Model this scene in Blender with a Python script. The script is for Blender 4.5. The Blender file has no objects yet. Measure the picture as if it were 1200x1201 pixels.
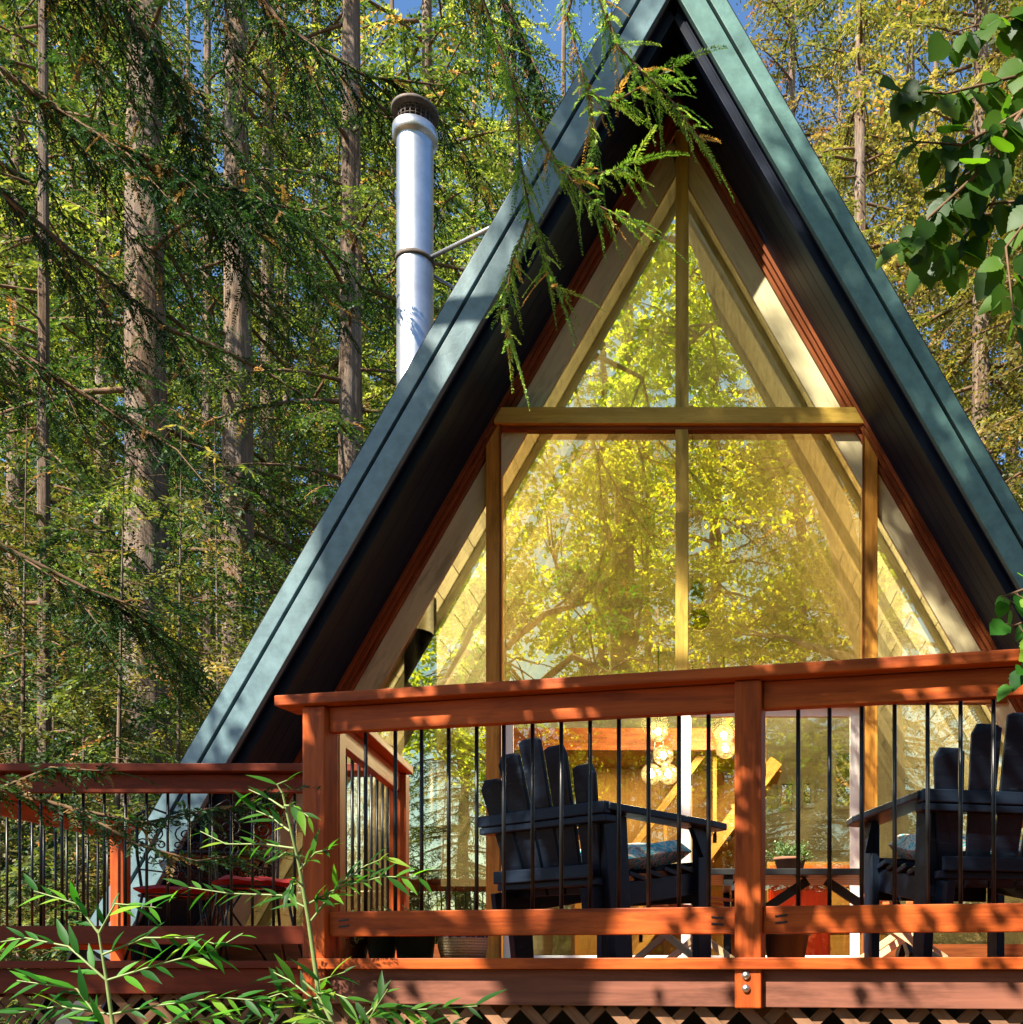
import bpy, math, random
import numpy as np
from mathutils import Vector, Matrix

# ------------------------------------------------------------------ basics
scene = bpy.context.scene
COL = scene.collection
R = math.radians
F = 1200.0                    # focal length in pixels of the 1200 px photograph
PX, PY, EYE = 840.0, 1134.0, 1.6
random.seed(7)
OFF = {}

def P(px, py, d):
    """world point at picture position px,py and depth d"""
    return Vector(((px - PX) * d / F, d, EYE + (PY - py) * d / F))

def tagp(o, label=None, cat=None, group=None, kind=None):
    if label: o['label'] = label
    if cat: o['category'] = cat
    if group: o['group'] = group
    if kind: o['kind'] = kind
    return o

def thing(name, loc, label, cat, group=None):
    o = bpy.data.objects.new(name, None)
    o.empty_display_size = .2
    COL.objects.link(o); o.location = loc
    OFF[o] = Vector(loc)
    return tagp(o, label, cat, group)

def perp(d):
    d = Vector(d).normalized()
    a = Vector((0, 0, 1)) if abs(d.z) < .9 else Vector((1, 0, 0))
    u = d.cross(a).normalized(); v = u.cross(d).normalized()
    return d, u, v

class MB:
    def __init__(s): s.v = []; s.f = []; s.g = []; s.sm = []
    def add(s, vs, fs, gs=None, smooth=False):
        n = len(s.v)
        s.v += [tuple(v) for v in vs]
        s.g += [tuple(g) for g in (gs if gs is not None else vs)]
        s.f += [tuple(n + i for i in f) for f in fs]
        s.sm += [smooth] * len(fs)
        return s
    def frame_box(s, c, L, U, V, l, u, v):
        """box with centre c, axes L,U,V and sizes l,u,v; grain runs along L"""
        c, L, U, V = Vector(c), Vector(L), Vector(U), Vector(V)
        o = random.uniform(0, 50); vs = []; gs = []
        for i in (-.5, .5):
            for j in (-.5, .5):
                for k in (-.5, .5):
                    vs.append(c + L * l * i + U * u * j + V * v * k)
                    gs.append((l * i + o, u * j + o * .7, v * k + o * .3))
        fs = [(0, 1, 3, 2), (4, 6, 7, 5), (0, 4, 5, 1), (2, 3, 7, 6), (0, 2, 6, 4), (1, 5, 7, 3)]
        if L.cross(U).dot(V) < 0: fs = [f[::-1] for f in fs]
        return s.add(vs, fs, gs)
    def box(s, lo, hi):
        lo, hi = Vector(lo), Vector(hi); c = (lo + hi) / 2; d = hi - lo
        ax = [Vector((1, 0, 0)), Vector((0, 1, 0)), Vector((0, 0, 1))]
        k = max(range(3), key=lambda i: d[i]); o = [i for i in range(3) if i != k]
        return s.frame_box(c, ax[k], ax[o[0]], ax[o[1]], d[k], d[o[0]], d[o[1]])
    def beam(s, a, b, w, h, up=(0, 0, 1), ext=0):
        """board from a to b, w across, h along up"""
        a, b = Vector(a), Vector(b); L = (b - a).normalized(); U = Vector(up)
        U = (U - L * U.dot(L)).normalized(); W = L.cross(U)
        return s.frame_box((a + b) / 2, L, W, U, (b - a).length + 2 * ext, w, h)
    def prism(s, poly, a, ext):
        """polygon (list of 3D points) extruded by vector ext"""
        n = len(poly); ext = Vector(ext)
        vs = [Vector(p) for p in poly] + [Vector(p) + ext for p in poly]
        nrm = Vector((0, 0, 0))
        for i in range(n):
            p, q = vs[i], vs[(i + 1) % n]
            nrm += p.cross(q)
        fs = [tuple(range(n - 1, -1, -1)), tuple(range(n, 2 * n))] + [(i, (i + 1) % n, n + (i + 1) % n, n + i) for i in range(n)]
        if nrm.dot(ext) < 0: fs = [f[::-1] for f in fs]
        return s.add(vs, fs)
    def tube(s, pts, r, seg=8, caps=True, smooth=True, closed=False):
        pts = [Vector(p) for p in pts]; n = len(pts)
        if not hasattr(r, '__len__'): r = [r] * n
        vs = []; fs = []; gs = []; ln = 0; u = None
        o = random.uniform(0, 20)
        for i, p in enumerate(pts):
            if closed: d = pts[(i + 1) % n] - pts[i - 1]
            else: d = pts[min(i + 1, n - 1)] - pts[max(i - 1, 0)]
            d = d.normalized()
            if u is None: _, u, _ = perp(d)
            u = (u - d * u.dot(d)).normalized(); v = d.cross(u)
            if i: ln += (p - pts[i - 1]).length
            for k in range(seg):
                a = 2 * math.pi * k / seg
                q = u * math.cos(a) + v * math.sin(a)
                vs.append(p + q * r[i]); gs.append((ln + o, math.cos(a) * r[i], math.sin(a) * r[i]))
        m = n if closed else n - 1
        for i in range(m):
            j = (i + 1) % n
            for k in range(seg):
                fs.append((i * seg + k, i * seg + (k + 1) % seg, j * seg + (k + 1) % seg, j * seg + k))
        s.add(vs, fs, gs, smooth)
        if caps and not closed:
            b = len(s.v) - n * seg
            s.f.append(tuple(b + k for k in range(seg))[::-1]); s.sm.append(False)
            s.f.append(tuple(b + (n - 1) * seg + k for k in range(seg))); s.sm.append(False)
        return s
    def lathe(s, c, prof, seg=24, axis=(0, 0, 1), smooth=True):
        c = Vector(c); d, u, v = perp(axis)
        vs = []; fs = []
        for (r, z) in prof:
            for k in range(seg):
                a = 2 * math.pi * k / seg
                vs.append(c + d * z + (u * math.cos(a) + v * math.sin(a)) * r)
        for i in range(len(prof) - 1):
            for k in range(seg):
                fs.append((i * seg + k, i * seg + (k + 1) % seg, (i + 1) * seg + (k + 1) % seg, (i + 1) * seg + k))
        # perp gives a left handed u,v for some axes: fix with a test
        if u.cross(v).dot(d) < 0: fs = [f[::-1] for f in fs]
        s.add(vs, fs, None, smooth)
        return s
    def build(s, name, m, parent=None, bevel=0, label=None, subsurf=0):
        me = bpy.data.meshes.new(name)
        off = OFF.get(parent, Vector((0, 0, 0)))
        V = np.array(s.v, dtype=np.float64) - np.array(off)
        me.from_pydata(V.tolist(), [], s.f)
        me.polygons.foreach_set('use_smooth', s.sm)
        at = me.attributes.new('gc', 'FLOAT_VECTOR', 'POINT')
        at.data.foreach_set('vector', np.array(s.g, dtype=np.float32).ravel())
        me.materials.append(m); me.update()
        o = bpy.data.objects.new(name, me); COL.objects.link(o)
        if parent: o.parent = parent; OFF[o] = off
        if bevel:
            b = o.modifiers.new('bevel', 'BEVEL'); b.width = bevel; b.segments = 2; b.limit_method = 'ANGLE'; b.angle_limit = R(40)
        if subsurf:
            b = o.modifiers.new('sub', 'SUBSURF'); b.levels = subsurf; b.render_levels = subsurf
        if label: o['label'] = label
        return o

def copy_tree(o, parent=None):
    c = o.copy(); COL.objects.link(c); c.parent = parent
    for ch in [x for x in bpy.data.objects if x.parent == o]: copy_tree(ch, c)
    return c

def copy_tree_list(root, kids):
    """kids: dict parent -> children"""
    def rec(o, par):
        c = o.copy(); COL.objects.link(c); c.parent = par
        for k in kids.get(o, []): rec(k, c)
        return c
    return rec(root, None)

def kids_of(root):
    d = {}
    for x in bpy.data.objects:
        if x.parent: d.setdefault(x.parent, []).append(x)
    return d

# ------------------------------------------------------------------ numpy leaf meshes
def np_mesh(name, V, Q, m, parent=None, rnd=None, smooth=False):
    me = bpy.data.meshes.new(name)
    off = OFF.get(parent, Vector((0, 0, 0)))
    V = V - np.array(off)
    nv, nf = len(V), len(Q); k = Q.shape[1]
    me.vertices.add(nv); me.vertices.foreach_set('co', V.astype(np.float32).ravel())
    me.loops.add(nf * k); me.loops.foreach_set('vertex_index', Q.astype(np.int32).ravel())
    me.polygons.add(nf)
    me.polygons.foreach_set('loop_start', np.arange(0, nf * k, k, dtype=np.int32))
    me.polygons.foreach_set('loop_total', np.full(nf, k, dtype=np.int32))
    if smooth: me.polygons.foreach_set('use_smooth', np.ones(nf, dtype=bool))
    if rnd is not None:
        a = me.attributes.new('rnd', 'FLOAT', 'FACE'); a.data.foreach_set('value', rnd.astype(np.float32))
    me.materials.append(m); me.update(calc_edges=True)
    o = bpy.data.objects.new(name, me); COL.objects.link(o)
    if parent: o.parent = parent; OFF[o] = off
    return o

def nrm(a): return a / (np.linalg.norm(a, axis=-1, keepdims=True) + 1e-9)

def diamonds(Pb, D, W):
    """leaf quads: base Pb, full length vector D, half width vector W"""
    n = len(Pb); V = np.empty((n, 4, 3))
    V[:, 0] = Pb; V[:, 1] = Pb + D * .45 + W; V[:, 2] = Pb + D; V[:, 3] = Pb + D * .45 - W
    return V.reshape(-1, 3), np.arange(n * 4).reshape(-1, 4)

def leaflets_on(rng, T0, TD, TL, sp, ll, lw, ang=.9, jit=.25):
    """two-ranked leaflets along twigs (start T0, unit dir TD, length TL); twigs sag slightly"""
    n = np.maximum(2, (TL / sp).astype(int))
    idx = np.repeat(np.arange(len(T0)), n)
    st = np.concatenate([np.arange(k) for k in n]) / np.repeat(n, n)
    up = np.array([0, 0, 1.0])
    side = nrm(np.cross(TD, up) + rng.normal(0, .25, TD.shape))
    p = T0[idx] + TD[idx] * (st * TL[idx])[:, None]
    p[:, 2] -= .25 * (st ** 2) * TL[idx]
    out = []
    for sg in (-1, 1):
        d = TD[idx] * math.cos(ang) + side[idx] * sg * math.sin(ang) + rng.normal(0, jit, p.shape)
        d[:, 2] -= .15
        d = nrm(d) * (ll * (1.15 - .75 * st) * rng.uniform(.7, 1.2, len(p)))[:, None]
        w = nrm(np.cross(d, rng.normal(0, .5, p.shape) + up)) * lw * rng.uniform(.7, 1.2, len(p))[:, None]
        out.append((p, d, w, idx))
    return [np.concatenate([a[i] for a in out]) for i in range(4)]

def conifer(seed, H, z0, L, nb, trunk_r, ll=.075, lw=.011, tsp=.2, droop=.10, up0=.15, lsp=.045):
    """returns (V,Q,rnd) of foliage and MB of limbs for a tree with its foot at the origin"""
    rng = np.random.default_rng(seed); T0 = []; TD = []; TL = []; BR = []
    limbs = MB()
    for i in range(nb):
        u = (i + rng.random()) / nb
        z = z0 + (H - z0) * u
        a = rng.uniform(0, 2 * np.pi)
        l = L * (1 - .82 * u ** 1.4) * rng.uniform(.55, 1.1)
        h = np.array([math.cos(a), math.sin(a), 0.])
        e = up0 * rng.uniform(-1.2, 1.2) ; c = droop * rng.uniform(.6, 1.6) / (l / 3)
        tw = rng.uniform(-.25, .25)
        hs = np.array([-h[1], h[0], 0])
        def pos(s): return h * s + hs * tw * s * s / l + np.array([0, 0, z + s * e - c * s * s])
        s = np.arange(.35, l, tsp)
        pts = [Vector(pos(q)) for q in np.linspace(trunk_r * .4, l, 6)]
        kk = min(1, H / 22) ** 1.3
        limbs.tube(pts, [q * kk for q in (.035 * l / 3 + .012, .03 * l / 3 + .01, .022 * l / 3 + .008, .016, .01, .004)], seg=4, caps=False)
        for q in s:
            p = pos(q); d = nrm(pos(q + .05) - p)
            for sg in (-1, 1):
                if rng.random() < .13: continue
                tl = (.32 + .75 * math.sin(min(1, q / l + .1) * np.pi) ** .7 * rng.uniform(.4, 1.1)) * min(1, L / 2.5)
                td = d * rng.uniform(.3, .9) + hs * sg * rng.uniform(.4, 1) + np.array([0, 0, -rng.uniform(.0, .5)])
                T0.append(p); TD.append(td); TL.append(tl); BR.append(i)
    T0 = np.array(T0); TD = nrm(np.array(TD)); TL = np.array(TL); BR = np.array(BR)
    p, d, w, idx = leaflets_on(rng, T0, TD, TL, lsp, ll, lw)
    V, Q = diamonds(p, d, w)
    brnd = rng.random(nb)
    dead = (rng.random(len(T0)) < .025)
    r = np.clip(.10 + .68 * brnd[BR[idx]] + rng.normal(0, .13, len(idx)), 0, .84)
    r[dead[idx]] = .97
    return V, Q, r, limbs

def broad(seed, blobs, leaf, n_per, spread=.5, clump=0, per=14):
    """broadleaf foliage: leafy twigs spread in ellipsoid blobs [(c, r)]"""
    rng = np.random.default_rng(seed); T0 = []; RR = []
    for (c, r) in blobs:
        vol = r[0] * r[1] * r[2]
        n = int(n_per * vol ** .75)
        q = nrm(rng.normal(0, 1, (n, 3))) * (rng.random((n, 1)) ** .45)
        if clump:
            nc = max(3, n // per); cen = nrm(rng.normal(0, 1, (nc, 3))) * (rng.random((nc, 1)) ** .4) * np.array(r)
            T0.append(np.array(c) + cen[rng.integers(0, nc, n)] + rng.normal(0, clump, (n, 3)) * np.array([1, 1, .6])); RR.append(rng.random(nc)[rng.integers(0, nc, n)]); continue
        T0.append(np.array(c) + q * np.array(r)); RR.append(np.full(n, rng.random()))
    T0 = np.concatenate(T0); RR = np.concatenate(RR)
    TD = nrm(rng.normal(0, 1, T0.shape) * np.array([1, 1, .5]))
    k = 9; idx = np.repeat(np.arange(len(T0)), k); st = np.tile(np.arange(k) / k, len(T0))
    p = T0[idx] + TD[idx] * (st * spread)[:, None] + rng.normal(0, .04, (len(idx), 3))
    d = nrm(TD[idx] * .4 + rng.normal(0, .7, p.shape) * np.array([1, 1, .6]) + np.array([0, 0, -.25])) * (leaf * rng.uniform(.6, 1.2, len(p)))[:, None]
    w = nrm(np.cross(d, np.array([0, 0, 1.]) + rng.normal(0, .45, p.shape))) * (leaf * .36)
    V, Q = diamonds(p, d, w)
    V = V.reshape(-1, 4, 3)
    fold = rng.uniform(-.12, .25, (len(V), 1)) * leaf
    V[:, 1, 2:] += fold; V[:, 3, 2:] += fold
    r = np.clip(RR[idx] * .4 + .3 + rng.normal(0, .16, len(idx)), 0, .84)
    return V.reshape(-1, 3), Q, r

# ------------------------------------------------------------------ materials
def mat(name):
    m = bpy.data.materials.new(name); m.use_nodes = True
    nt = m.node_tree; nt.nodes.clear()
    out = nt.nodes.new('ShaderNodeOutputMaterial')
    return m, nt, nt.nodes, nt.links, out

def setin(n, **k):
    for a, v in k.items(): n.inputs[a.replace('_', ' ')].default_value = v
    return n

def ramp(N, L, fac, stops):
    r = N.new('ShaderNodeValToRGB')
    while len(r.color_ramp.elements) < len(stops): r.color_ramp.elements.new(.5)
    for e, (p, c) in zip(r.color_ramp.elements, stops): e.position = p; e.color = (*c, 1)
    L.new(fac, r.inputs[0]); return r.outputs[0]

def coords(N, L, src, sc):
    if src == 'gc':
        a = N.new('ShaderNodeAttribute'); a.attribute_name = 'gc'; v = a.outputs['Vector']
    else:
        a = N.new('ShaderNodeTexCoord'); v = a.outputs['Object']
    mp = N.new('ShaderNodeMapping'); mp.inputs['Scale'].default_value = sc
    L.new(v, mp.inputs[0]); return mp.outputs[0]

def noise(N, L, vec, scale, detail=4, rough=.6, dist=0):
    n = N.new('ShaderNodeTexNoise'); n.inputs['Scale'].default_value = scale
    n.inputs['Detail'].default_value = detail; n.inputs['Roughness'].default_value = rough; n.inputs['Distortion'].default_value = dist
    L.new(vec, n.inputs['Vector']); return n.outputs['Fac']

def mixc(N, L, fac, a, b, mode='MIX'):
    n = N.new('ShaderNodeMix'); n.data_type = 'RGBA'; n.blend_type = mode
    if isinstance(fac, (int, float)): n.inputs[0].default_value = fac
    else: L.new(fac, n.inputs[0])
    for s, i in ((a, 6), (b, 7)):
        if isinstance(s, tuple): n.inputs[i].default_value = (*s, 1)
        else: L.new(s, n.inputs[i])
    return n.outputs[2]

def bump(N, L, h, strength, dist=.01):
    b = N.new('ShaderNodeBump'); b.inputs['Strength'].default_value = strength; b.inputs['Distance'].default_value = dist
    L.new(h, b.inputs['Height']); return b.outputs[0]

def wood(name, c1, c2, rough=.5, src='gc', knots=True, wear=None, spec=.18):
    m, nt, N, L, out = mat(name)
    v = coords(N, L, src, (1.2, 22, 22)); n1 = noise(N, L, v, 1.6, 6, .65, .6)
    v2 = coords(N, L, src, (1, 3, 3)); n2 = noise(N, L, v2, 2.2, 3)
    c = ramp(N, L, n1, [(.3, c1), (.68, c2)])
    c = mixc(N, L, n2, c, tuple(x * .55 for x in c1), 'MIX') if False else mixc(N, L, .35, c, ramp(N, L, n2, [(.3, tuple(x * .55 for x in c1)), (.7, c2)]))
    v5 = coords(N, L, src, (.8, 4, 4)); n5 = noise(N, L, v5, 1.7, 5, .7)
    c = mixc(N, L, ramp(N, L, n5, [(.52, (0, 0, 0)), (.64, (.6,) * 3)]), c, tuple(x * .45 for x in c1))
    if knots:
        vk = coords(N, L, src, (2.0, 9, 9)); vo = N.new('ShaderNodeTexVoronoi'); vo.inputs['Scale'].default_value = .8
        L.new(vk, vo.inputs['Vector'])
        kf = ramp(N, L, vo.outputs['Distance'], [(.05, (.75,) * 3), (.14, (0,) * 3)])
        c = mixc(N, L, kf, c, tuple(x * .22 for x in c1))
    if wear:
        v3 = coords(N, L, src, (4, 14, 14)); n3 = noise(N, L, v3, 2, 6, .7)
        wf = ramp(N, L, n3, [(.6, (0, 0, 0)), (.68, (.8,) * 3)])
        c = mixc(N, L, wf, c, wear)
    p = N.new('ShaderNodeBsdfPrincipled'); L.new(c, p.inputs['Base Color'])
    rr = ramp(N, L, n1, [(0, (rough - .1,) * 3), (1, (rough + .15,) * 3)]); L.new(rr, p.inputs['Roughness'])
    p.inputs['Specular IOR Level'].default_value = spec
    L.new(bump(N, L, n1, .35, .004), p.inputs['Normal'])
    L.new(p.outputs[0], out.inputs[0]); return m

def plain(name, c, rough=.5, metal=0, var=.25, scale=6, bmp=.1, spec=.5, src='obj', c2=None):
    m, nt, N, L, out = mat(name)
    v = coords(N, L, src, (1, 1, 1)); n = noise(N, L, v, scale, 6, .65)
    c = ramp(N, L, n, [(.3, tuple(x * (1 - var) for x in c)), (.7, c2 or tuple(min(1, x * (1 + var)) for x in c))])
    p = N.new('ShaderNodeBsdfPrincipled'); L.new(c, p.inputs['Base Color'])
    p.inputs['Roughness'].default_value = rough; p.inputs['Metallic'].default_value = metal
    p.inputs['Specular IOR Level'].default_value = spec
    n2 = noise(N, L, v, scale * 8, 3)
    if bmp: L.new(bump(N, L, n2, bmp, .003), p.inputs['Normal'])
    L.new(p.outputs[0], out.inputs[0]); return m

def leafm(name, stops, trans=.45, gloss=.06, rough=.4, tboost=1.5, patch=None):
    m, nt, N, L, out = mat(name)
    a = N.new('ShaderNodeAttribute'); a.attribute_name = 'rnd'
    c = ramp(N, L, a.outputs['Fac'], stops)
    oi = N.new('ShaderNodeObjectInfo')
    hs = N.new('ShaderNodeHueSaturation'); L.new(c, hs.inputs['Color'])
    mr = N.new('ShaderNodeMapRange'); L.new(oi.outputs['Random'], mr.inputs[0]); mr.inputs[3].default_value = .75; mr.inputs[4].default_value = 1.3
    L.new(mr.outputs[0], hs.inputs['Value'])
    mh = N.new('ShaderNodeMapRange'); L.new(oi.outputs['Random'], mh.inputs[0]); mh.inputs[3].default_value = .485; mh.inputs[4].default_value = .51
    L.new(mh.outputs[0], hs.inputs['Hue'])
    c = hs.outputs[0]
    d = N.new('ShaderNodeBsdfDiffuse'); L.new(c, d.inputs[0])
    t = N.new('ShaderNodeBsdfTranslucent')
    tc = mixc(N, L, 1.0, c, (tboost, tboost * .95, tboost * .45), 'MULTIPLY'); L.new(tc, t.inputs[0])
    mx = N.new('ShaderNodeMixShader'); mx.inputs[0].default_value = trans; L.new(d.outputs[0], mx.inputs[1]); L.new(t.outputs[0], mx.inputs[2])
    g = N.new('ShaderNodeBsdfGlossy'); g.inputs['Roughness'].default_value = rough; g.inputs[0].default_value = (.9, .95, 1, 1)
    m2 = N.new('ShaderNodeMixShader'); m2.inputs[0].default_value = gloss; L.new(mx.outputs[0], m2.inputs[1]); L.new(g.outputs[0], m2.inputs[2])
    L.new(m2.outputs[0], out.inputs[0]); return m

def barkm(name, c1, c2, c3, zs=.35):
    m, nt, N, L, out = mat(name)
    v = coords(N, L, 'obj', (1, 1, zs * .35)); n = noise(N, L, v, 14, 8, .7, .8)
    v2 = coords(N, L, 'obj', (1, 1, .5)); n2 = noise(N, L, v2, 1.3, 4)
    c = ramp(N, L, n, [(.32, c1), (.52, c2), (.72, c3)])
    c = mixc(N, L, ramp(N, L, n2, [(.4, (0,) * 3), (.62, (.5,) * 3)]), c, (.25, .22, .20))
    p = N.new('ShaderNodeBsdfPrincipled'); L.new(c, p.inputs['Base Color']); p.inputs['Roughness'].default_value = .9
    p.inputs['Specular IOR Level'].default_value = .15
    L.new(bump(N, L, n, 1, .05), p.inputs['Normal'])
    L.new(p.outputs[0], out.inputs[0]); return m

M = {}
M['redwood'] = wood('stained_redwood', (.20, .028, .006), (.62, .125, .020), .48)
M['redwood_shade'] = wood('shade_toned_redwood', (.12, .020, .008), (.23, .040, .013), .5)  # shade on the left railing and rims is put into this darker redwood
M['rim'] = wood('weathered_rim_wood', (.13, .050, .034), (.30, .115, .075), .75)
M['fir_glow'] = wood('glow_tinted_fir', (.38, .25, .04), (.60, .42, .09), .35, knots=False)  # yellow lens glow over centre mullion and crossbeam, put into the wood colour
M['fir'] = wood('varnished_fir', (.34, .14, .02), (.62, .30, .05), .3, knots=False)
M['brown_frame'] = wood('brown_frame_wood', (.11, .030, .010), (.26, .075, .02), .4, knots=False)
M['teal'] = plain('teal_paint', (.075, .165, .150), .36, 0, .25, 9, .25, .5, c2=(.11, .225, .205))
M['teal_skylit'] = plain('skylit_blue_teal_paint', (.095, .170, .195), .3, 0, .25, 9, .25, .7, c2=(.145, .24, .27))  # skylight on the left fascia is painted in as a lighter, bluer teal
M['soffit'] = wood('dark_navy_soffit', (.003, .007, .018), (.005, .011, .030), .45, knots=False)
M['roofing'] = plain('dark_roofing', (.03, .035, .035), .8, 0, .3, 20, .5)
M['cream_tint'] = wood('glass_tinted_cream', (.52, .46, .26), (.64, .58, .34), .5, knots=False)  # yellow cast of the window glass is put into this cream
M['cream'] = wood('cream_painted_board', (.60, .57, .45), (.74, .71, .58), .5, knots=False)
M['gold_wood'] = wood('golden_cedar_lining', (.34, .17, .04), (.52, .29, .08), .5)
M['white'] = plain('white_door_paint', (.78, .78, .72), .35, 0, .08, 8, .05)
M['navy'] = wood('navy_painted_wood', (.004, .007, .015), (.010, .018, .034), .4, knots=False, wear=(.028, .042, .065))
M['black'] = plain('black_metal', (.012, .012, .013), .35, .3, .3, 20, .05)
M['blackwood'] = plain('black_painted_wood', (.015, .015, .016), .45, 0, .3, 10, .1)
M['iron'] = plain('wrought_iron', (.015, .014, .014), .4, .6, .3, 30, .2)
M['galv'] = plain('galvanised_steel', (.55, .57, .60), .38, .95, .15, 5, .06, c2=(.68, .70, .72))
M['steel'] = plain('bolt_steel', (.6, .6, .6), .35, 1, .15, 40, .1)
M['rust'] = plain('weathered_cap', (.12, .10, .09), .7, .5, .4, 20, .3)
M['red'] = plain('red_cushion_cloth', (.42, .018, .018), .85, 0, .25, 12, .3)
M['redpaint'] = plain('red_paint', (.60, .035, .010), .4, 0, .15, 6, .05)
M['orangewood'] = wood('orange_slat_wood', (.45, .10, .025), (.70, .20, .05), .5)
M['pinewood'] = wood('pale_pine', (.55, .38, .20), (.74, .55, .32), .55)
M['lattice'] = wood('lattice_wood', (.16, .08, .045), (.30, .16, .09), .8)
M['pot'] = plain('dark_green_pot', (.02, .05, .035), .5, 0, .2, 8, .05)
M['clay'] = plain('terracotta', (.32, .13, .07), .8, 0, .2, 8, .1)
M['darkfloor'] = wood('interior_floor', (.20, .10, .04), (.34, .18, .08), .4)
M['stone'] = plain('hearth_slate', (.10, .10, .09), .6, 0, .4, 8, .2)
M['chair_iron'] = M['iron']
M['bark'] = barkm('redwood_bark', (.035, .023, .014), (.17, .110, .070), (.42, .31, .22))
M['bark_grey'] = barkm('grey_bark', (.12, .095, .07), (.32, .26, .20), (.52, .45, .36), .6)
M['twig'] = plain('twig_bark', (.14, .085, .05), .85, 0, .4, 6, .2, .2)
M['greenstem'] = plain('green_stem', (.16, .22, .07), .5, 0, .3, 14, .1)
GREENS = [(0, (.012, .038, .012)), (.35, (.024, .064, .016)), (.6, (.065, .118, .024)), (.84, (.21, .26, .055)), (.9, (.34, .20, .08)), (1, (.38, .20, .08))]
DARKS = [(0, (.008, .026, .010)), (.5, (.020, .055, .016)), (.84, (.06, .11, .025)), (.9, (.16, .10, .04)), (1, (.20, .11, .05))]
BRIGHTS = [(0, (.014, .042, .012)), (.32, (.045, .09, .018)), (.55, (.17, .22, .035)), (.75, (.30, .35, .065)), (.84, (.44, .46, .11)), (.9, (.46, .28, .10)), (1, (.45, .24, .09))]
M['needle'] = leafm('conifer_needles', GREENS, .42, .025, .6, 1.7)
M['needle_dark'] = leafm('shaded_conifer_needles', DARKS, .3, .015, .6, 1.5)  # shade of the near boughs is put into this darker green
M['needle_bright'] = leafm('bright_conifer_needles', BRIGHTS, .45, .025, .6, 1.7)  # sunlit look of the far trees is put into this brighter green
M['needle_gold'] = leafm('golden_conifer_needles', [(0, (.06, .085, .02)), (.4, (.13, .14, .03)), (.7, (.25, .22, .06)), (.84, (.36, .26, .09)), (.9, (.40, .20, .07)), (1, (.38, .17, .06))], .42, .03, .6, 1.7)
M['needle_near'] = leafm('near_redwood_needles', [(0, (.05, .15, .02)), (.45, (.14, .28, .04)), (.84, (.38, .48, .12)), (.9, (.38, .26, .08)), (1, (.42, .22, .07))], .42, .03, .55, 1.7)
M['maple'] = leafm('maple_leaves', [(0, (.13, .27, .02)), (.4, (.27, .42, .035)), (.84, (.60, .66, .10)), (.9, (.50, .30, .03)), (1, (.45, .2, .03))], .62, .03, .4, 1.9)
M['hazel'] = leafm('hazel_leaves', [(0, (.015, .065, .005)), (.5, (.03, .12, .008)), (1, (.09, .25, .012))], .6, .015, .5, 2.0)
M['sapling'] = leafm('sapling_leaves', [(0, (.010, .060, .006)), (.6, (.030, .13, .012)), (.85, (.09, .26, .02)), (1, (.22, .36, .03))], .55, .012, .5, 1.8)
M['herb'] = leafm('herb_leaves', [(0, (.10, .20, .07)), (.5, (.20, .34, .12)), (1, (.40, .52, .22))], .35, .05, .4, 1.3)
M['brush'] = leafm('undergrowth_leaves', [(0, (.05, .08, .02)), (.25, (.14, .18, .03)), (.5, (.36, .30, .09)), (.84, (.60, .42, .17)), (1, (.40, .18, .07))], .35, .04, .5, 1.3)

def glassm(name, fac, tint, refl):
    m, nt, N, L, out = mat(name)
    lw = N.new('ShaderNodeLayerWeight'); lw.inputs['Blend'].default_value = .35
    mr = N.new('ShaderNodeMapRange'); L.new(lw.outputs['Fresnel'], mr.inputs[0]); mr.inputs[3].default_value = fac - .04; mr.inputs[4].default_value = 1
    t = N.new('ShaderNodeBsdfTransparent'); t.inputs[0].default_value = (*tint, 1)
    g = N.new('ShaderNodeBsdfGlossy'); g.inputs['Roughness'].default_value = .0; g.inputs[0].default_value = (*refl, 1)
    v = coords(N, L, 'obj', (1, 1, 1)); n = noise(N, L, v, 1.1, 2)
    b = N.new('ShaderNodeBump'); b.inputs['Strength'].default_value = .035; b.inputs['Distance'].default_value = .05
    L.new(n, b.inputs['Height']); L.new(b.outputs[0], g.inputs['Normal'])
    mx = N.new('ShaderNodeMixShader'); L.new(mr.outputs[0], mx.inputs[0]); L.new(t.outputs[0], mx.inputs[1]); L.new(g.outputs[0], mx.inputs[2])
    L.new(mx.outputs[0], out.inputs[0]); return m
M['glass'] = glassm('window_glass', .47, (.97, .94, .70), (1, .96, .62))
M['glow_glass'] = glassm('glow_tinted_window_glass', .44, (1, .90, .60), (1, .84, .42))  # orange glow from indoors is put into the tint of the middle panes
M['sglass'] = glassm('side_window_glass', .32, (.98, .95, .74), (1, .94, .62))
M['dglass'] = glassm('door_glass', .13, (.98, .96, .80), (1, .95, .66))
M['bglass'] = glassm('back_window_glass', .1, (1, 1, 1), (1, 1, 1))

def emit(name, c, s):
    m, nt, N, L, out = mat(name)
    e = N.new('ShaderNodeEmission'); e.inputs[0].default_value = (*c, 1); e.inputs[1].default_value = s
    L.new(e.outputs[0], out.inputs[0]); return m
M['bulb'] = emit('lit_globe', (1, .74, .36), 14)

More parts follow.
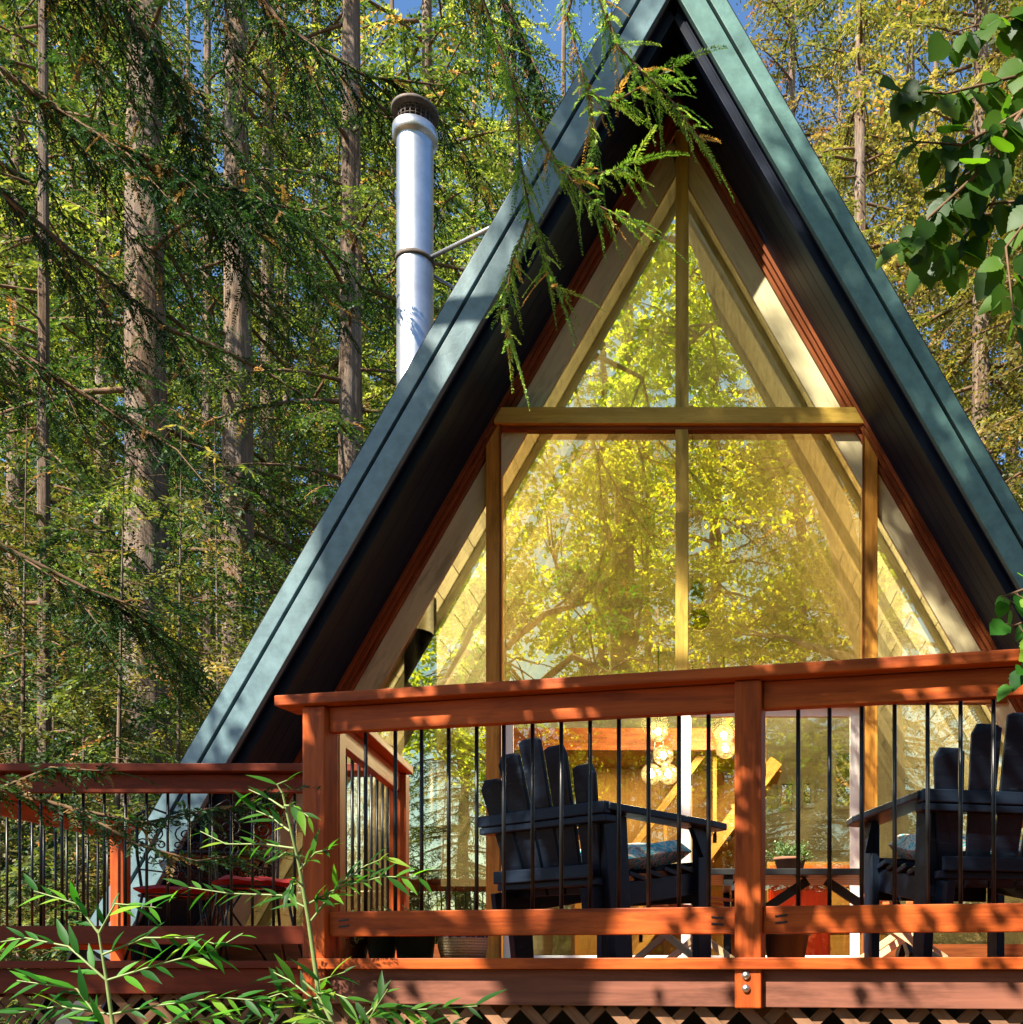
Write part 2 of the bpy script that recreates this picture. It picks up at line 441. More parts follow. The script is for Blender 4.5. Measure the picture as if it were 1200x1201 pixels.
def globem():
    m, nt, N, L, out = mat('blown_glass_globe')
    v = coords(N, L, 'obj', (1, 1, 1)); n = noise(N, L, v, 26, 3, .6, 1)
    t = N.new('ShaderNodeBsdfTransparent'); t.inputs[0].default_value = (1, .9, .72, 1)
    e = N.new('ShaderNodeEmission'); e.inputs[0].default_value = (1, .72, .36, 1); e.inputs[1].default_value = 1.0
    g = N.new('ShaderNodeBsdfGlossy'); g.inputs['Roughness'].default_value = .08
    f = ramp(N, L, n, [(.42, (.05,) * 3), (.62, (.75,) * 3)])
    a = N.new('ShaderNodeMixShader'); L.new(f, a.inputs[0]); L.new(t.outputs[0], a.inputs[1]); L.new(e.outputs[0], a.inputs[2])
    lw = N.new('ShaderNodeLayerWeight'); lw.inputs['Blend'].default_value = .4
    b = N.new('ShaderNodeMixShader'); L.new(lw.outputs['Facing'], b.inputs[0]); L.new(a.outputs[0], b.inputs[1]); L.new(g.outputs[0], b.inputs[2])
    L.new(b.outputs[0], out.inputs[0]); return m
M['globe'] = globem()
def floral():
    m, nt, N, L, out = mat('turquoise_floral_cloth')
    v = coords(N, L, 'obj', (1, 1, 1)); n = noise(N, L, v, 13, 3, .5, 2.5)
    c = ramp(N, L, n, [(.36, (.04, .42, .46)), (.46, (.18, .66, .64)), (.49, (.85, .78, .62)), (.56, (.80, .68, .48)), (.60, (.32, .10, .05)), (.66, (.06, .48, .52))])
    p = N.new('ShaderNodeBsdfPrincipled'); L.new(c, p.inputs['Base Color']); p.inputs['Roughness'].default_value = .85
    L.new(p.outputs[0], out.inputs[0]); return m
M['floral'] = floral()

def basketm():
    m, nt, N, L, out = mat('woven_basket')
    tc = N.new('ShaderNodeTexCoord'); sp = N.new('ShaderNodeSeparateXYZ'); L.new(tc.outputs['Object'], sp.inputs[0])
    w = N.new('ShaderNodeTexWave'); w.wave_type = 'BANDS'; w.bands_direction = 'Z'; w.inputs['Scale'].default_value = 28; w.inputs['Distortion'].default_value = 2.5; w.inputs['Detail Scale'].default_value = 8
    L.new(tc.outputs['Object'], w.inputs['Vector'])
    base = ramp(N, L, w.outputs[0], [(0, (.40, .30, .16)), (1, (.68, .56, .36))])
    ck = N.new('ShaderNodeTexChecker'); ck.inputs['Scale'].default_value = 60; L.new(tc.outputs['Object'], ck.inputs[0])
    ck.inputs[1].default_value = (.05, .06, .10, 1); ck.inputs[2].default_value = (.30, .27, .26, 1)
    a = N.new('ShaderNodeMath'); a.operation = 'GREATER_THAN'; a.inputs[1].default_value = .085; L.new(sp.outputs[2], a.inputs[0])
    b = N.new('ShaderNodeMath'); b.operation = 'LESS_THAN'; b.inputs[1].default_value = .115; L.new(sp.outputs[2], b.inputs[0])
    c = N.new('ShaderNodeMath'); c.operation = 'MULTIPLY'; L.new(a.outputs[0], c.inputs[0]); L.new(b.outputs[0], c.inputs[1])
    col = mixc(N, L, c.outputs[0], base, ck.outputs[0])
    p = N.new('ShaderNodeBsdfPrincipled'); L.new(col, p.inputs['Base Color']); p.inputs['Roughness'].default_value = .9
    L.new(bump(N, L, w.outputs[0], .6, .004), p.inputs['Normal'])
    L.new(p.outputs[0], out.inputs[0]); return m
M['basket'] = basketm()

def groundm():
    m, nt, N, L, out = mat('forest_floor')
    v = coords(N, L, 'obj', (1, 1, 1)); n = noise(N, L, v, 1.2, 8, .7); n2 = noise(N, L, v, 30, 4, .7)
    c = ramp(N, L, n, [(.35, (.10, .055, .025)), (.5, (.20, .12, .05)), (.65, (.10, .12, .03))])
    c = mixc(N, L, .5, c, ramp(N, L, n2, [(.35, (.05, .03, .015)), (.7, (.34, .21, .10))]))
    p = N.new('ShaderNodeBsdfPrincipled'); L.new(c, p.inputs['Base Color']); p.inputs['Roughness'].default_value = .95; p.inputs['Specular IOR Level'].default_value = .1
    L.new(bump(N, L, n2, .8, .05), p.inputs['Normal']); L.new(p.outputs[0], out.inputs[0]); return m
M['ground'] = groundm()

# ------------------------------------------------------------------ terrain
def sstep(a, b, x):
    t = np.clip((x - a) / (b - a), 0, 1); return t * t * (3 - 2 * t)
def height(x, y):
    x = np.asarray(x, float); y = np.asarray(y, float)
    bank = sstep(10.5, 26, y + np.where(x < -6, (-6 - x) * .35, 0)) * 3.2 * sstep(-2, -7, x)
    hill = sstep(20, 90, y) * 13 + sstep(15, 80, -x) * 5 + sstep(12, 80, x) * 6 + sstep(20, 90, -y) * 6
    bumps = .12 * np.sin(x * 1.3 + y * .7) + .10 * np.sin(x * .6 - y * 1.7) + .25 * np.sin(x * .21 + 1) * np.sin(y * .17)
    near = sstep(2.5, 9, np.hypot(x, (y - 5) * .8))
    return bank + hill + bumps * near - .05
g = np.concatenate([-np.geomspace(300, 31, 22), np.linspace(-30, 30, 101), np.geomspace(31, 300, 22)])
XX, YY = np.meshgrid(g, g + 5, indexing='ij')
ZZ = height(XX, YY)
V = np.stack([XX, YY, ZZ], -1).reshape(-1, 3); n = len(g)
i, j = np.meshgrid(np.arange(n - 1), np.arange(n - 1), indexing='ij'); i = i.ravel(); j = j.ravel()
Q = np.stack([i * n + j, (i + 1) * n + j, (i + 1) * n + j + 1, i * n + j + 1], -1)
ground = np_mesh('ground', V, Q, M['ground'], smooth=True); tagp(ground, kind='structure')

# ------------------------------------------------------------------ cabin
T30 = .577
XC, ZA = -.297, 8.44          # ridge line (soffit plane apex)
DF, DG, DB = 7.2, 8.1, 13.2    # front edge of roof, glass plane, back wall
DK = 1.63                     # deck level
SL = {-1: Vector((-T30, 0, -1)).normalized(), 1: Vector((T30, 0, -1)).normalized()}   # down the slope
NO = {-1: Vector((-1, 0, T30)).normalized(), 1: Vector((1, 0, T30)).normalized()}     # outward normal
def slope_pt(s, z, d, out=0):
    """point on the soffit plane at height z, pushed outward along the normal"""
    return Vector((XC + s * (ZA - z) * T30, d, z)) + NO[s] * out

cabin = thing('cabin', (XC, DG, DK), 'A-frame cabin with teal roof edges and a tall glazed gable of golden panes', 'cabin')
ZB = .55
for s in (-1, 1):
    # roof slab
    a = slope_pt(s, ZB, 0, .02); top = Vector((XC, 0, ZA + .02 / math.sin(R(30))))
    t2 = Vector((XC, 0, ZA + .285 / math.sin(R(30)))); b = slope_pt(s, ZB, 0, .285)
    poly = [Vector((p.x, DF + .04, p.z)) for p in (a, top, t2, b)]
    MB().prism(poly, 0, (0, DB + .5 - DF, 0)).build('roof', M['roofing'], cabin)
    # soffit board just under the slab, outside the glass
    sb = MB()
    L = 8.9
    nb_ = 6; wd = (DG - .02 - DF - .05) / nb_
    for k in range(nb_):
        d = DF + .05 + wd * (k + .5)
        c0 = slope_pt(s, ZA - .02, d, .006); c1 = slope_pt(s, ZB, d, .006)
        sb.beam(c0, c1, wd - .006, .022, NO[s])
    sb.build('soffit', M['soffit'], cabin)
    # barge rafter behind the fascia, hanging below the soffit
    ap = Vector((XC, DF + .08, ZA)); e = slope_pt(s, ZB, DF + .08, 0)
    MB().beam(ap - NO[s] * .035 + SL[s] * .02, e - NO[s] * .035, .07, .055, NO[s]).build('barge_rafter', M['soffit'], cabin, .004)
    # two stepped fascia boards, mitred at the ridge
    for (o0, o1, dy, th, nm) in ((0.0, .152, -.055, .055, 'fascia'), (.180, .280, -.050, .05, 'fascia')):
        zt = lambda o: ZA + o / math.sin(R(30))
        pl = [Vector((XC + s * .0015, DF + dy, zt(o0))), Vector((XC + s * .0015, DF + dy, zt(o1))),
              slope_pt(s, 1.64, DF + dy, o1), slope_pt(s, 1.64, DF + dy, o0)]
        MB().prism(pl, 0, (0, th, 0)).build(nm, M['teal'] if s > 0 else M['teal_skylit'], cabin, .004)
    # metal drip edge
    MB().beam(Vector((XC + s * .003, DF - .0, ZA + .285 / .5)), slope_pt(s, ZB, DF, .285), .07, .012, NO[s]).build('drip_edge', M['black'], cabin)
    # nail heads
    for k in range(14):
        z = 8.6 - k * .55
        p = slope_pt(s, z, DF - .046, .06 + .045 * (k % 2))
        MB().lathe(p, [(0, -.005), (.011, -.004), (.012, 0)], 10, (0, 1, 0)).build('nail', M['rust'], cabin)

# gable frame: outer raking frame in three stepped strips
for s in (-1, 1):
    for (o, w, dy) in ((-.016, .032, .05), (-.048, .032, .028), (-.079, .03, .0)):
        zt = ZA + o / .5 * 1.0
        p0 = Vector((XC, DG - dy, zt)); z = DK
        p1 = Vector((XC + s * (ZA - z) * T30, DG - dy, z)) + NO[s] * o
        p1 = Vector((p1.x, p1.y, p1.z))
        MB().beam(p0, p1, .07, w - .003, NO[s]).build('window_frame', M['brown_frame'], cabin, .003)
    cw_ = .17
    MB().beam(Vector((XC + s * .004, DG + .012, ZA - (.097 + cw_ / 2) / .5)), Vector((XC + s * (ZA - DK) * T30, DG + .012, DK)) - NO[s] * (.097 + cw_ / 2), .03, cw_, NO[s]).build('rafter_stand_in', M['cream_tint'], cabin, .003)  # board added outside the glass so the first rafter's face reads bright
def gx(p): return (p - PX) * DG / F
def gz(p): return EYE + (PY - p) * DG / F
def inner(x, o=.095):      # height of the raking frame's inner edge at x
    return ZA - abs(x - XC) / T30 - o / .5
zb1, zb0 = gz(484), gz(503)
# posts
for (px, w, top) in ((580, .11, None), (800, .10, 8.05), (1020, .11, None)):
    x = gx(px)
    t = zb0 if top is None else top
    if top:
        MB().box((x - w / 2, DG - .05, zb1 + .002), (x + w / 2, DG + .07, inner(x) - .02)).build('mullion', M['fir_glow'], cabin, .004)
        MB().box((x - w / 2, DG - .05, gz(835) + .002), (x + w / 2, DG + .07, zb0 - .002)).build('mullion', M['fir_glow'], cabin, .004)
    else:
        MB().box((x - w / 2, DG - .06, DK), (x + w / 2, DG + .07, zb0 - .002)).build('post', M['fir'], cabin, .004)
        s = -1 if px < 800 else 1
        MB().box((x - s * .055 + (-.012 if s > 0 else 0), DG - .07, DK), (x - s * .055 + (.0 if s > 0 else .012), DG - .061, zb0 - .002)).build('trim', M['brown_frame'], cabin)
MB().box((gx(582), DG - .085, zb0), (gx(1020), DG + .07, zb1)).build('crossbeam', M['fir_glow'], cabin, .005)
zh = gz(828)
MB().box((gx(588), DG - .04, zh), (gx(1012), DG + .07, zh + .13)).build('door_header', M['fir'], cabin, .004)
MB().box((gx(590), DG - .05, zb0 - .03), (gx(1010), DG + .02, zb0 - .003)).build('trim', M['brown_frame'], cabin)
MB().box((gx(588), DG - .03, zh + .132), (gx(1012), DG + .06, zh + .16)).build('trim', M['brown_frame'], cabin)
for s in (-1, 1):      # side sills
    xa = gx(588 if s < 0 else 1012) ; xb = XC + s * ((ZA - zh) * T30 - .16)
    if s < 0: xa = gx(572)
    else: xa = gx(1028)
    if s > 0:
        MB().box((min(xa, xb), DG - .03, zh + .02), (max(xa, xb), DG + .05, zh + .09)).build('transom', M['brown_frame'], cabin)
# panes
def pane(poly, mt='glass'):
    MB().prism([Vector((x, DG + .03, z)) for x, z in poly], 0, (0, .008, 0)).build('window_pane', M[mt], cabin)
xm = gx(800); xl, xr = gx(580), gx(1020)
def rk(s, z, o=.25): return XC + s * ((ZA - z) * T30 - o / math.cos(R(30)))
apz = ZA - .25 / .5
pane([(rk(-1, zb1), zb1), (xm - .05, zb1), (xm - .05, apz - .1), (XC - .03, apz - .06)])
pane([(xm + .05, zb1), (rk(1, zb1), zb1), (XC + .09, apz - .16), (xm + .05, apz - .14)])
pane([(xl + .05, zh + .13), (xm - .05, zh + .13), (xm - .05, zb0), (xl + .05, zb0)], 'glow_glass')
pane([(xm + .05, zh + .13), (xr - .05, zh + .13), (xr - .05, zb0), (xm + .05, zb0)], 'glow_glass')
for s in (-1, 1):
    x = xl - .055 if s < 0 else xr + .055
    zt = ZA - abs(x - XC) / T30 - .25 / .5
    if s < 0: pane([(rk(s, DK + .15), DK + .15), (x, DK + .15), (x, zt)], 'sglass')
    else:
        pane([(x, zh + .09), (rk(s, zh + .09), zh + .09), (x, zt)], 'sglass')
        pane([(x, DK + .15), (rk(s, DK + .15), DK + .15), (rk(s, zh + .02), zh + .02), (x, zh + .02)], 'sglass')
    xa, xb = sorted((x, rk(s, DK + .02) ))
    MB().box((xa, DG - .04, DK), (xb, DG + .06, DK + .149)).build('sill', M['brown_frame'], cabin)
# sliding doors, white frames
dx0, dx1, dxm = gx(591), gx(1009), gx(803)
dz1 = gz(833)
def door(x0, x1, dy, z1, handle=None):
    w = .075; fr = MB()
    fr.box((x0, DG + dy, DK + .03), (x0 + w, DG + dy + .045, z1)); fr.box((x1 - w, DG + dy, DK + .03), (x1, DG + dy + .045, z1))
    fr.box((x0 + w, DG + dy + .002, z1 - w), (x1 - w, DG + dy + .043, z1)); fr.box((x0 + w, DG + dy + .002, DK + .03), (x1 - w, DG + dy + .043, DK + .06))
    o = fr.build('sliding_door', M['white'], cabin, .004)
    MB().box((x0 + w, DG + dy + .02, DK + .06), (x1 - w, DG + dy + .028, z1 - w)).build('door_pane', M['dglass'], o)
    if handle is not None:
        MB().box((handle - .018, DG + dy - .03, DK + .88), (handle + .018, DG + dy - .001, DK + 1.05)).build('handle', M['black'], o, .006)
door(dx0, dxm + .05, -.03, zh - .003, dx0 + .04)
door(dxm - .03, dx1, .02, zh - .003)
# interior: floor, lining, ribs, back wall
MB().box((-4.2, DG - .1, DK - .08), (3.6, DB, DK - .004)).build('floor', M['darkfloor'], cabin)
for s in (-1, 1):
    lin = MB()
    L = (ZA - DK) / math.cos(R(30)); nbd = 30
    for k in range(nbd):      # tongue and groove boards running along the house
        z = ZA - (k + .5) * (ZA - DK) / nbd
        c = slope_pt(s, z, 0, -.012)
        lin.beam(Vector((c.x, DG + .08, c.z)), Vector((c.x, DB, c.z)), .018, L / nbd - .008, SL[s])
    lin.build('wall_lining', M['cream'], cabin)
    for k in range(7):
        d = DG + .14 + k * .74; w_ = .14 if k == 0 else .10
        MB().beam(Vector((XC, d, ZA - (.022 + w_ / 2) / .5)), slope_pt(s, DK, d, -.022 - w_ / 2), .09, w_, NO[s]).build('rafter', M['cream'], cabin, .004)
# back wall with window openings (columns and rows)
dbk = DB
def bx(p): return (p - PX) * dbk / F
def bz(p): return EYE + (PY - p) * dbk / F
xs = [XC - 3.95, bx(690), bx(740), bx(912), bx(934), bx(938), bx(955), bx(976), bx(1003), XC + 3.95]
bw = MB()
op1 = (bz(948), bz(915)); op2 = (bz(950), bz(880))
holes = {1: op2, 3: op1, 5: op1, 7: op2}
def wall_top(x): return ZA - abs(x - XC) / T30 - .03
def wseg(x0, x1, z0, z1):
    # clip against the raking roof line
    for (a, b) in ([(x0, x1)] if (x0 > XC) == (x1 > XC) else [(x0, XC), (XC, x1)]):
        n_ = max(1, int((b - a) / .3))
        pts = [(a, z0), (b, z0)]
        ta, tb = min(z1, wall_top(a)), min(z1, wall_top(b))
        if ta <= z0 and tb <= z0: continue
        ta, tb = max(ta, z0 + .01), max(tb, z0 + .01)
        bw.prism([Vector((a, dbk, z0)), Vector((b, dbk, z0)), Vector((b, dbk, tb)), Vector((a, dbk, ta))], 0, (0, .1, 0))
for k in range(len(xs) - 1):
    x0, x1 = xs[k], xs[k + 1]
    if k in holes:
        wseg(x0, x1, DK, holes[k][0]); wseg(x0, x1, holes[k][1], 9)
    else: wseg(x0, x1, DK, 9)
bwo = bw.build('back_wall', M['cream'], cabin)
for k, (z0, z1) in holes.items():
    f = MB(); x0, x1 = xs[k], xs[k + 1]; w = .05
    for (a, b, c, d) in ((x0, x0 + w, z0, z1), (x1 - w, x1, z0, z1), (x0 + w, x1 - w, z1 - w, z1), (x0 + w, x1 - w, z0, z0 + w)):
        f.box((a, dbk - .03, c), (b, dbk + .06, d))
    fo = f.build('back_window', M['cream'], bwo)
    MB().box((x0 + w, dbk + .02, z0 + w), (x1 - w, dbk + .026, z1 - w)).build('pane', M['bglass'], fo)
# loft deck and partition below it on the left part
MB().box((-2.3, 10.2, 3.86), (.32, DB - .01, 3.93)).build('loft', M['gold_wood'], cabin)
MB().box((-2.32, 10.1, 3.74), (.36, 10.198, 3.96)).build('loft_beam', M['brown_frame'], cabin, .005)
MB().box((-1.6, 11.6, DK), (.30, 11.66, 3.858)).build('partition', M['gold_wood'], cabin)
st = MB()      # stair with stringers
A, B = Vector((-.9, 10.9, DK + .05)), Vector((.62, 10.9, 3.72))
for dy in (-.38, .38): st.beam(A + Vector((0, dy, 0)), B + Vector((0, dy, 0)), .04, .14)
for k in range(11):
    q = A + (B - A) * ((k + .5) / 11)
    st.box((q.x - .12, q.y - .35, q.z - .02), (q.x + .12, q.y + .35, q.z + .02))
st.build('staircase', M['gold_wood'], cabin)
hr = MB(); hr.beam(A + Vector((-.1, -.38, .95)), B + Vector((-.1, -.38, .95)), .05, .07)
for k in range(6):
    q = A + (B - A) * ((k + .5) / 6) + Vector((0, -.38, 0))
    hr.box((q.x - .02, q.y - .02, q.z), (q.x + .02, q.y + .02, q.z + .93))
hr.build('stair_handrail', M['gold_wood'], cabin)
MB().box((-4.1, DG + .1, .3), (3.5, DB, DK - .09)).build('foundation', M['roofing'], cabin)

# interior furniture seen through the doors
t = thing('wooden_dresser', (1.15, 11.2, DK - .004), 'warm orange wooden dresser behind the right glass door', 'dresser')
b = MB(); b.box((.55, 11.0, DK + .02), (1.85, 11.45, DK + 1.1)).build('body', M['gold_wood'], t, .006)
for k in range(4):
    d = MB().box((.58, 10.975, DK + .08 + k * .25), (1.82, 10.999, DK + .31 + k * .25)).build('drawer', M['orangewood'] if k % 2 else M['gold_wood'], t, .005)
    MB().lathe((1.2, 10.974, DK + .19 + k * .25), [(0, -.03), (.016, -.028), (.012, -.01), (.008, 0)], 12, (0, 1, 0)).build('knob', M['black'], d)
t = thing('red_cabinet', (.72, 9.6, DK - .004), 'low bright red cabinet on the floor behind the right glass door', 'cabinet')
MB().box((.5, 9.4, DK + .03), (1.05, 9.8, DK + .72)).build('body', M['redpaint'], t, .008)
for x in (.52, .785): MB().box((x, 9.378, DK + .07), (x + .245, 9.399, DK + .68)).build('cabinet_door', M['redpaint'], t, .006)
MB().box((.47, 9.36, DK + .722), (1.08, 9.83, DK + .75)).build('top', M['blackwood'], t, .004)

# stove
sx, sd = -2.53, 8.75
t = thing('wood_stove', (sx, sd, DK - .004), 'black wood stove with tall black pipe inside the left window', 'stove')
b = MB(); b.box((sx - .12, sd - .2, DK + .35), (sx + .12, sd + .2, DK + .36))
MB().lathe((sx, sd, 0), [(0, DK + .04), (.17, DK + .04), (.17, DK + 1.10), (.225, DK + 1.13), (.225, DK + 1.17), (.12, DK + 1.19), (0, DK + 1.19)], 28).build('body', M['black'], t)
MB().lathe((sx, sd, 0), [(.135, DK + 1.191), (.135, 4.75), (0, 4.75)], 24).build('flue_pipe', M['black'], t)
MB().box((sx - .11, sd - .195, DK + .4), (sx + .11, sd - .172, DK + .75)).build('stove_door', M['stone'], t, .01)
MB().tube([(sx - .2, sd - .08, DK + .70), (sx - .26, sd - .14, DK + .74), (sx - .29, sd - .2, DK + .79)], .012).build('handle', M['black'], t)
t = thing('hearth_bench', (-2.1, 8.75, DK - .004), 'low black bench beside the stove inside the left window', 'bench')
MB().box((-2.34, 8.5, DK + .59), (-1.80, 9.05, DK + .64)).build('top', M['blackwood'], t, .006)
MB().box((-2.30, 8.53, DK), (-1.84, 9.02, DK + .589)).build('body', M['blackwood'], t, .006)

# exterior chimney
t = thing('chimney', (sx, 8.6, 4.6), 'galvanised stove chimney with mesh cap rising behind the left roof slope', 'chimney')
zc = 8.52
ch = MB()
ch.lathe((sx, 8.6, 0), [(.15, 4.4), (.15, 6.2), (.156, 6.21), (.156, 6.24), (.15, 6.25), (.15, zc)], 40).build('pipe', M['galv'], t)
MB().lathe((sx, 8.6, 0), [(.15, zc), (.185, zc + .02), (.185, zc + .10), (.15, zc + .115), (.145, zc + .12)], 40).build('collar', M['galv'], t)
cg = MB()
for k in range(20):
    a = k * math.pi / 10; cg.tube([(sx + .14 * math.cos(a), 8.6 + .14 * math.sin(a), zc + .11), (sx + .14 * math.cos(a), 8.6 + .14 * math.sin(a), zc + .24)], .005, 4)
for z in (zc + .13, zc + .16, zc + .19, zc + .22):
    cg.tube([(sx + .14 * math.cos(k * math.pi / 12), 8.6 + .14 * math.sin(k * math.pi / 12), z) for k in range(24)], .004, 4, closed=True)
cg.build('mesh_guard', M['rust'], t)
MB().lathe((sx, 8.6, 0), [(.0, zc + .23), (.19, zc + .235), (.195, zc + .26), (.15, zc + .30), (0, zc + .32)], 32).build('cap', M['rust'], t)
MB().lathe((sx, 8.6, 0), [(.15, 7.50), (.162, 7.505), (.162, 7.535), (.15, 7.54)], 32).build('clamp_band', M['rust'], t)
MB().tube([(sx + .15, 8.55, 7.53), tuple(slope_pt(-1, 7.95, 8.3, .29))], .017, 6).build('brace_rod', M['galv'], t)
MB().tube([(sx + .10, 8.72, 7.50), tuple(slope_pt(-1, 7.0, 9.2, .29))], .014, 6).build('brace_rod', M['galv'], t)
MB().box((sx - .11, 8.42, 5.55), (sx - .06, 8.455, 5.72)).build('label_plate', M['steel'], t)

# lit pendant cluster
def globe(name, pts, label):
    x, d, z = pts[0]
    t = thing(name, (x, d, 3.85 if d > 10 else 4.4), label, 'lamp', 'lit glass globe lamps inside the doors')
    MB().tube([(x, d, 4.6), (x + .01, d, 4.1), (x - .02, d, z + .1)], .008, 5).build('cord', M['black'], t)
    for (a, b, c) in pts:
        r = .10
        if (a, b, c) != (x, d, z): MB().tube([(x, d, z + .25), ((x + a) / 2, b, c + .28), (a, b, c + .08)], .008, 5).build('arm', M['black'], t)
        bulb_ = MB().lathe((a, b, c), [(.035 * math.sin(math.pi * k / 8), -.035 * math.cos(math.pi * k / 8)) for k in range(9)], 12).build('bulb', M['bulb'], t)
        g_ = MB().lathe((a, b, c), [(r * math.sin(math.pi * k / 10), -r * math.cos(math.pi * k / 10)) for k in range(11)], 20).build('glass_globe', M['globe'], t)
    l = bpy.data.lights.new('lamp_light', 'POINT'); l.energy = 95; l.color = (1, .84, .60); l.shadow_soft_size = .12
    lo = bpy.data.objects.new('lamp_light', l); COL.objects.link(lo); lo.parent = t; lo.location = Vector((x, d - .5, z - .05)) - Vector(t.location)
globe('pendant_lamp', [tuple(P(772, 858, 9.6)), tuple(P(778, 886, 9.6)), tuple(P(764, 908, 9.6)), tuple(P(784, 908, 9.6))], 'cluster of lit glass globe lamps on a crooked black stem inside the left door')
globe('pendant_lamp', [tuple(P(849, 862, 9.9)), tuple(P(851, 878, 9.9))], 'pair of lit glass globes hanging just left of the middle railing post')
# no lamps are placed in the loft
# hanging chain with a disc
t = thing('hanging_chain', P(812, 515, 8.2), 'thin dark bead chain with round medallion hanging behind the centre mullion', 'chain')
c = MB()
for k in range(95):
    p = P(812, 512 + k * 3.05, 8.22); c.lathe(p, [(0, -.008), (.006, -.004), (.006, .004), (0, .008)], 5)
c.build('beads', M['black'], t)
p = P(820, 727, 8.24)
MB().lathe(p, [(0, -.01), (.085, -.01), (.085, .01), (0, .01)], 20, (0, 1, 0)).build('medallion', M['rust'], t)
MB().lathe(P(818, 695, 8.24), [(0, -.1), (.05, -.06), (.07, 0), (.04, .07), (0, .1)], 10).build('tassel', M['blackwood'], t)

# ------------------------------------------------------------------ deck
RK = .2153
def rd(x): return 3.73 - RK * (x + 1.60)            # depth of the front railing line at x
def rp(px):                                         # x on the railing line seen at picture px
    k = (px - PX) / F; return 3.3855 * k / (1 + .2153 * k)
RL = Vector((1, -RK, 0)).normalized(); RN = Vector((RK, 1, 0)).normalized()    # along, into the deck
def rpt(x, z, back=0): return Vector((x, rd(x), z)) + RN * back
deck = thing('deck', (0, 6, DK), 'raised redwood stained deck in front of the cabin with rim boards and lattice skirt', 'deck')
x0, x1 = -1.50, 2.6
fb = MB()
for k in range(32):     # floor boards, parallel to the facade
    y0 = 4.98 + k * .142 - 0.0
    if y0 + .137 > DG - .1: break
    fb.box((-4.05, y0, DK - .036), (4.2, y0 + .137, DK))
fb.build('floor_boards', M['redwood'], deck)
# front bay boards
fb = MB()
poly = [rpt(x0, DK - .038, -.05), rpt(x1, DK - .038, -.05), Vector((x1, 4.975, DK - .038)), Vector((x0, 4.975, DK - .038))]
n_ = 34
for k in range(n_):
    xa = x0 + (x1 - x0) * k / n_; xb = xa + (x1 - x0) / n_ - .005
    fb.prism([Vector((xa, rd(xa) - .0, DK - .036)), Vector((xb, rd(xb) - .0, DK - .036)), Vector((xb, 4.975, DK - .036)), Vector((xa, 4.975, DK - .036))], 0, (0, 0, .036))
fb.build('floor_boards', M['redwood'], deck)
# nosing and rim board in front
MB().beam(rpt(x0 + .02, DK - .019, -.03), rpt(x1, DK - .019, -.03), .056, .038).build('nosing_board', M['redwood'], deck, .003)
MB().beam(rpt(x0 + .02, DK - .1, -.0), rpt(x1, DK - .1, -.0), .038, .1235).build('rim_board', M['rim'], deck, .003)
MB().beam((x0 + .01, rd(x0) + .05, DK - .1), (x0 + .01, 4.93, DK - .1), .038, .122).build('rim_board', M['redwood_shade'], deck, .003)
MB().box((-4.05, 4.94, DK - .16), (x0 - .02, 4.978, DK - .038)).build('rim_board', M['redwood_shade'], deck, .003)
MB().box((-4.07, 4.915, DK - .037), (x0 - .02, 4.979, DK - .001)).build('nosing_board', M['redwood_shade'], deck, .003)
# lattice skirt
def lattice(a, b, z0, z1, name='lattice_skirt'):
    a, b = Vector(a), Vector(b); L = (b - a); ln = L.length; L.normalize(); nn = L.cross(Vector((0, 0, 1)))
    m = MB(); h = z1 - z0; sp = .155
    k = -h
    while k < ln:
        for sg, off in ((1, 0), (-1, .009)):
            s0, s1 = k, k + h
            z_0, z_1 = (z0, z1) if sg > 0 else (z1, z0)
            # clip
            c0, c1 = max(0, s0), min(ln, s1)
            if c1 > c0:
                f0, f1 = (c0 - s0) / h, (c1 - s0) / h
                m.beam(a + L * c0 + Vector((0, 0, z_0 + (z_1 - z_0) * f0)) + nn * off, a + L * c1 + Vector((0, 0, z_0 + (z_1 - z_0) * f1)) + nn * off, .008, .038, L.cross(nn) )
        k += sp
    return m.build(name, M['lattice'], deck)
lattice(Vector((x0 + .05, rd(x0 + .05) + .03, 0)), Vector((x1, rd(x1) + .03, 0)), .1, DK - .162)
lattice(Vector((-4.05, 4.99, 0)), Vector((x0, 4.99, 0)), .1, DK - .162)
for (x, y) in ((-1.4, 3.85), (.2, 3.5), (1.9, 3.2), (-4, 5.1), (-2.7, 5.1), (-1.4, 5.1), (2.4, 5.1), (-4, 7.6), (-1.5, 7.0), (2, 7.0)):
    MB().box((x - .07, y - .07 + .06, -.3), (x + .07, y + .07 + .06, DK - .17)).build('support_post', M['lattice'], deck)
for k in range(9):
    MB().box((-4 + k * .75, 5.06, DK - .2), (-3.96 + k * .75, DG - .1, DK - .04)).build('joist', M['lattice'], deck)

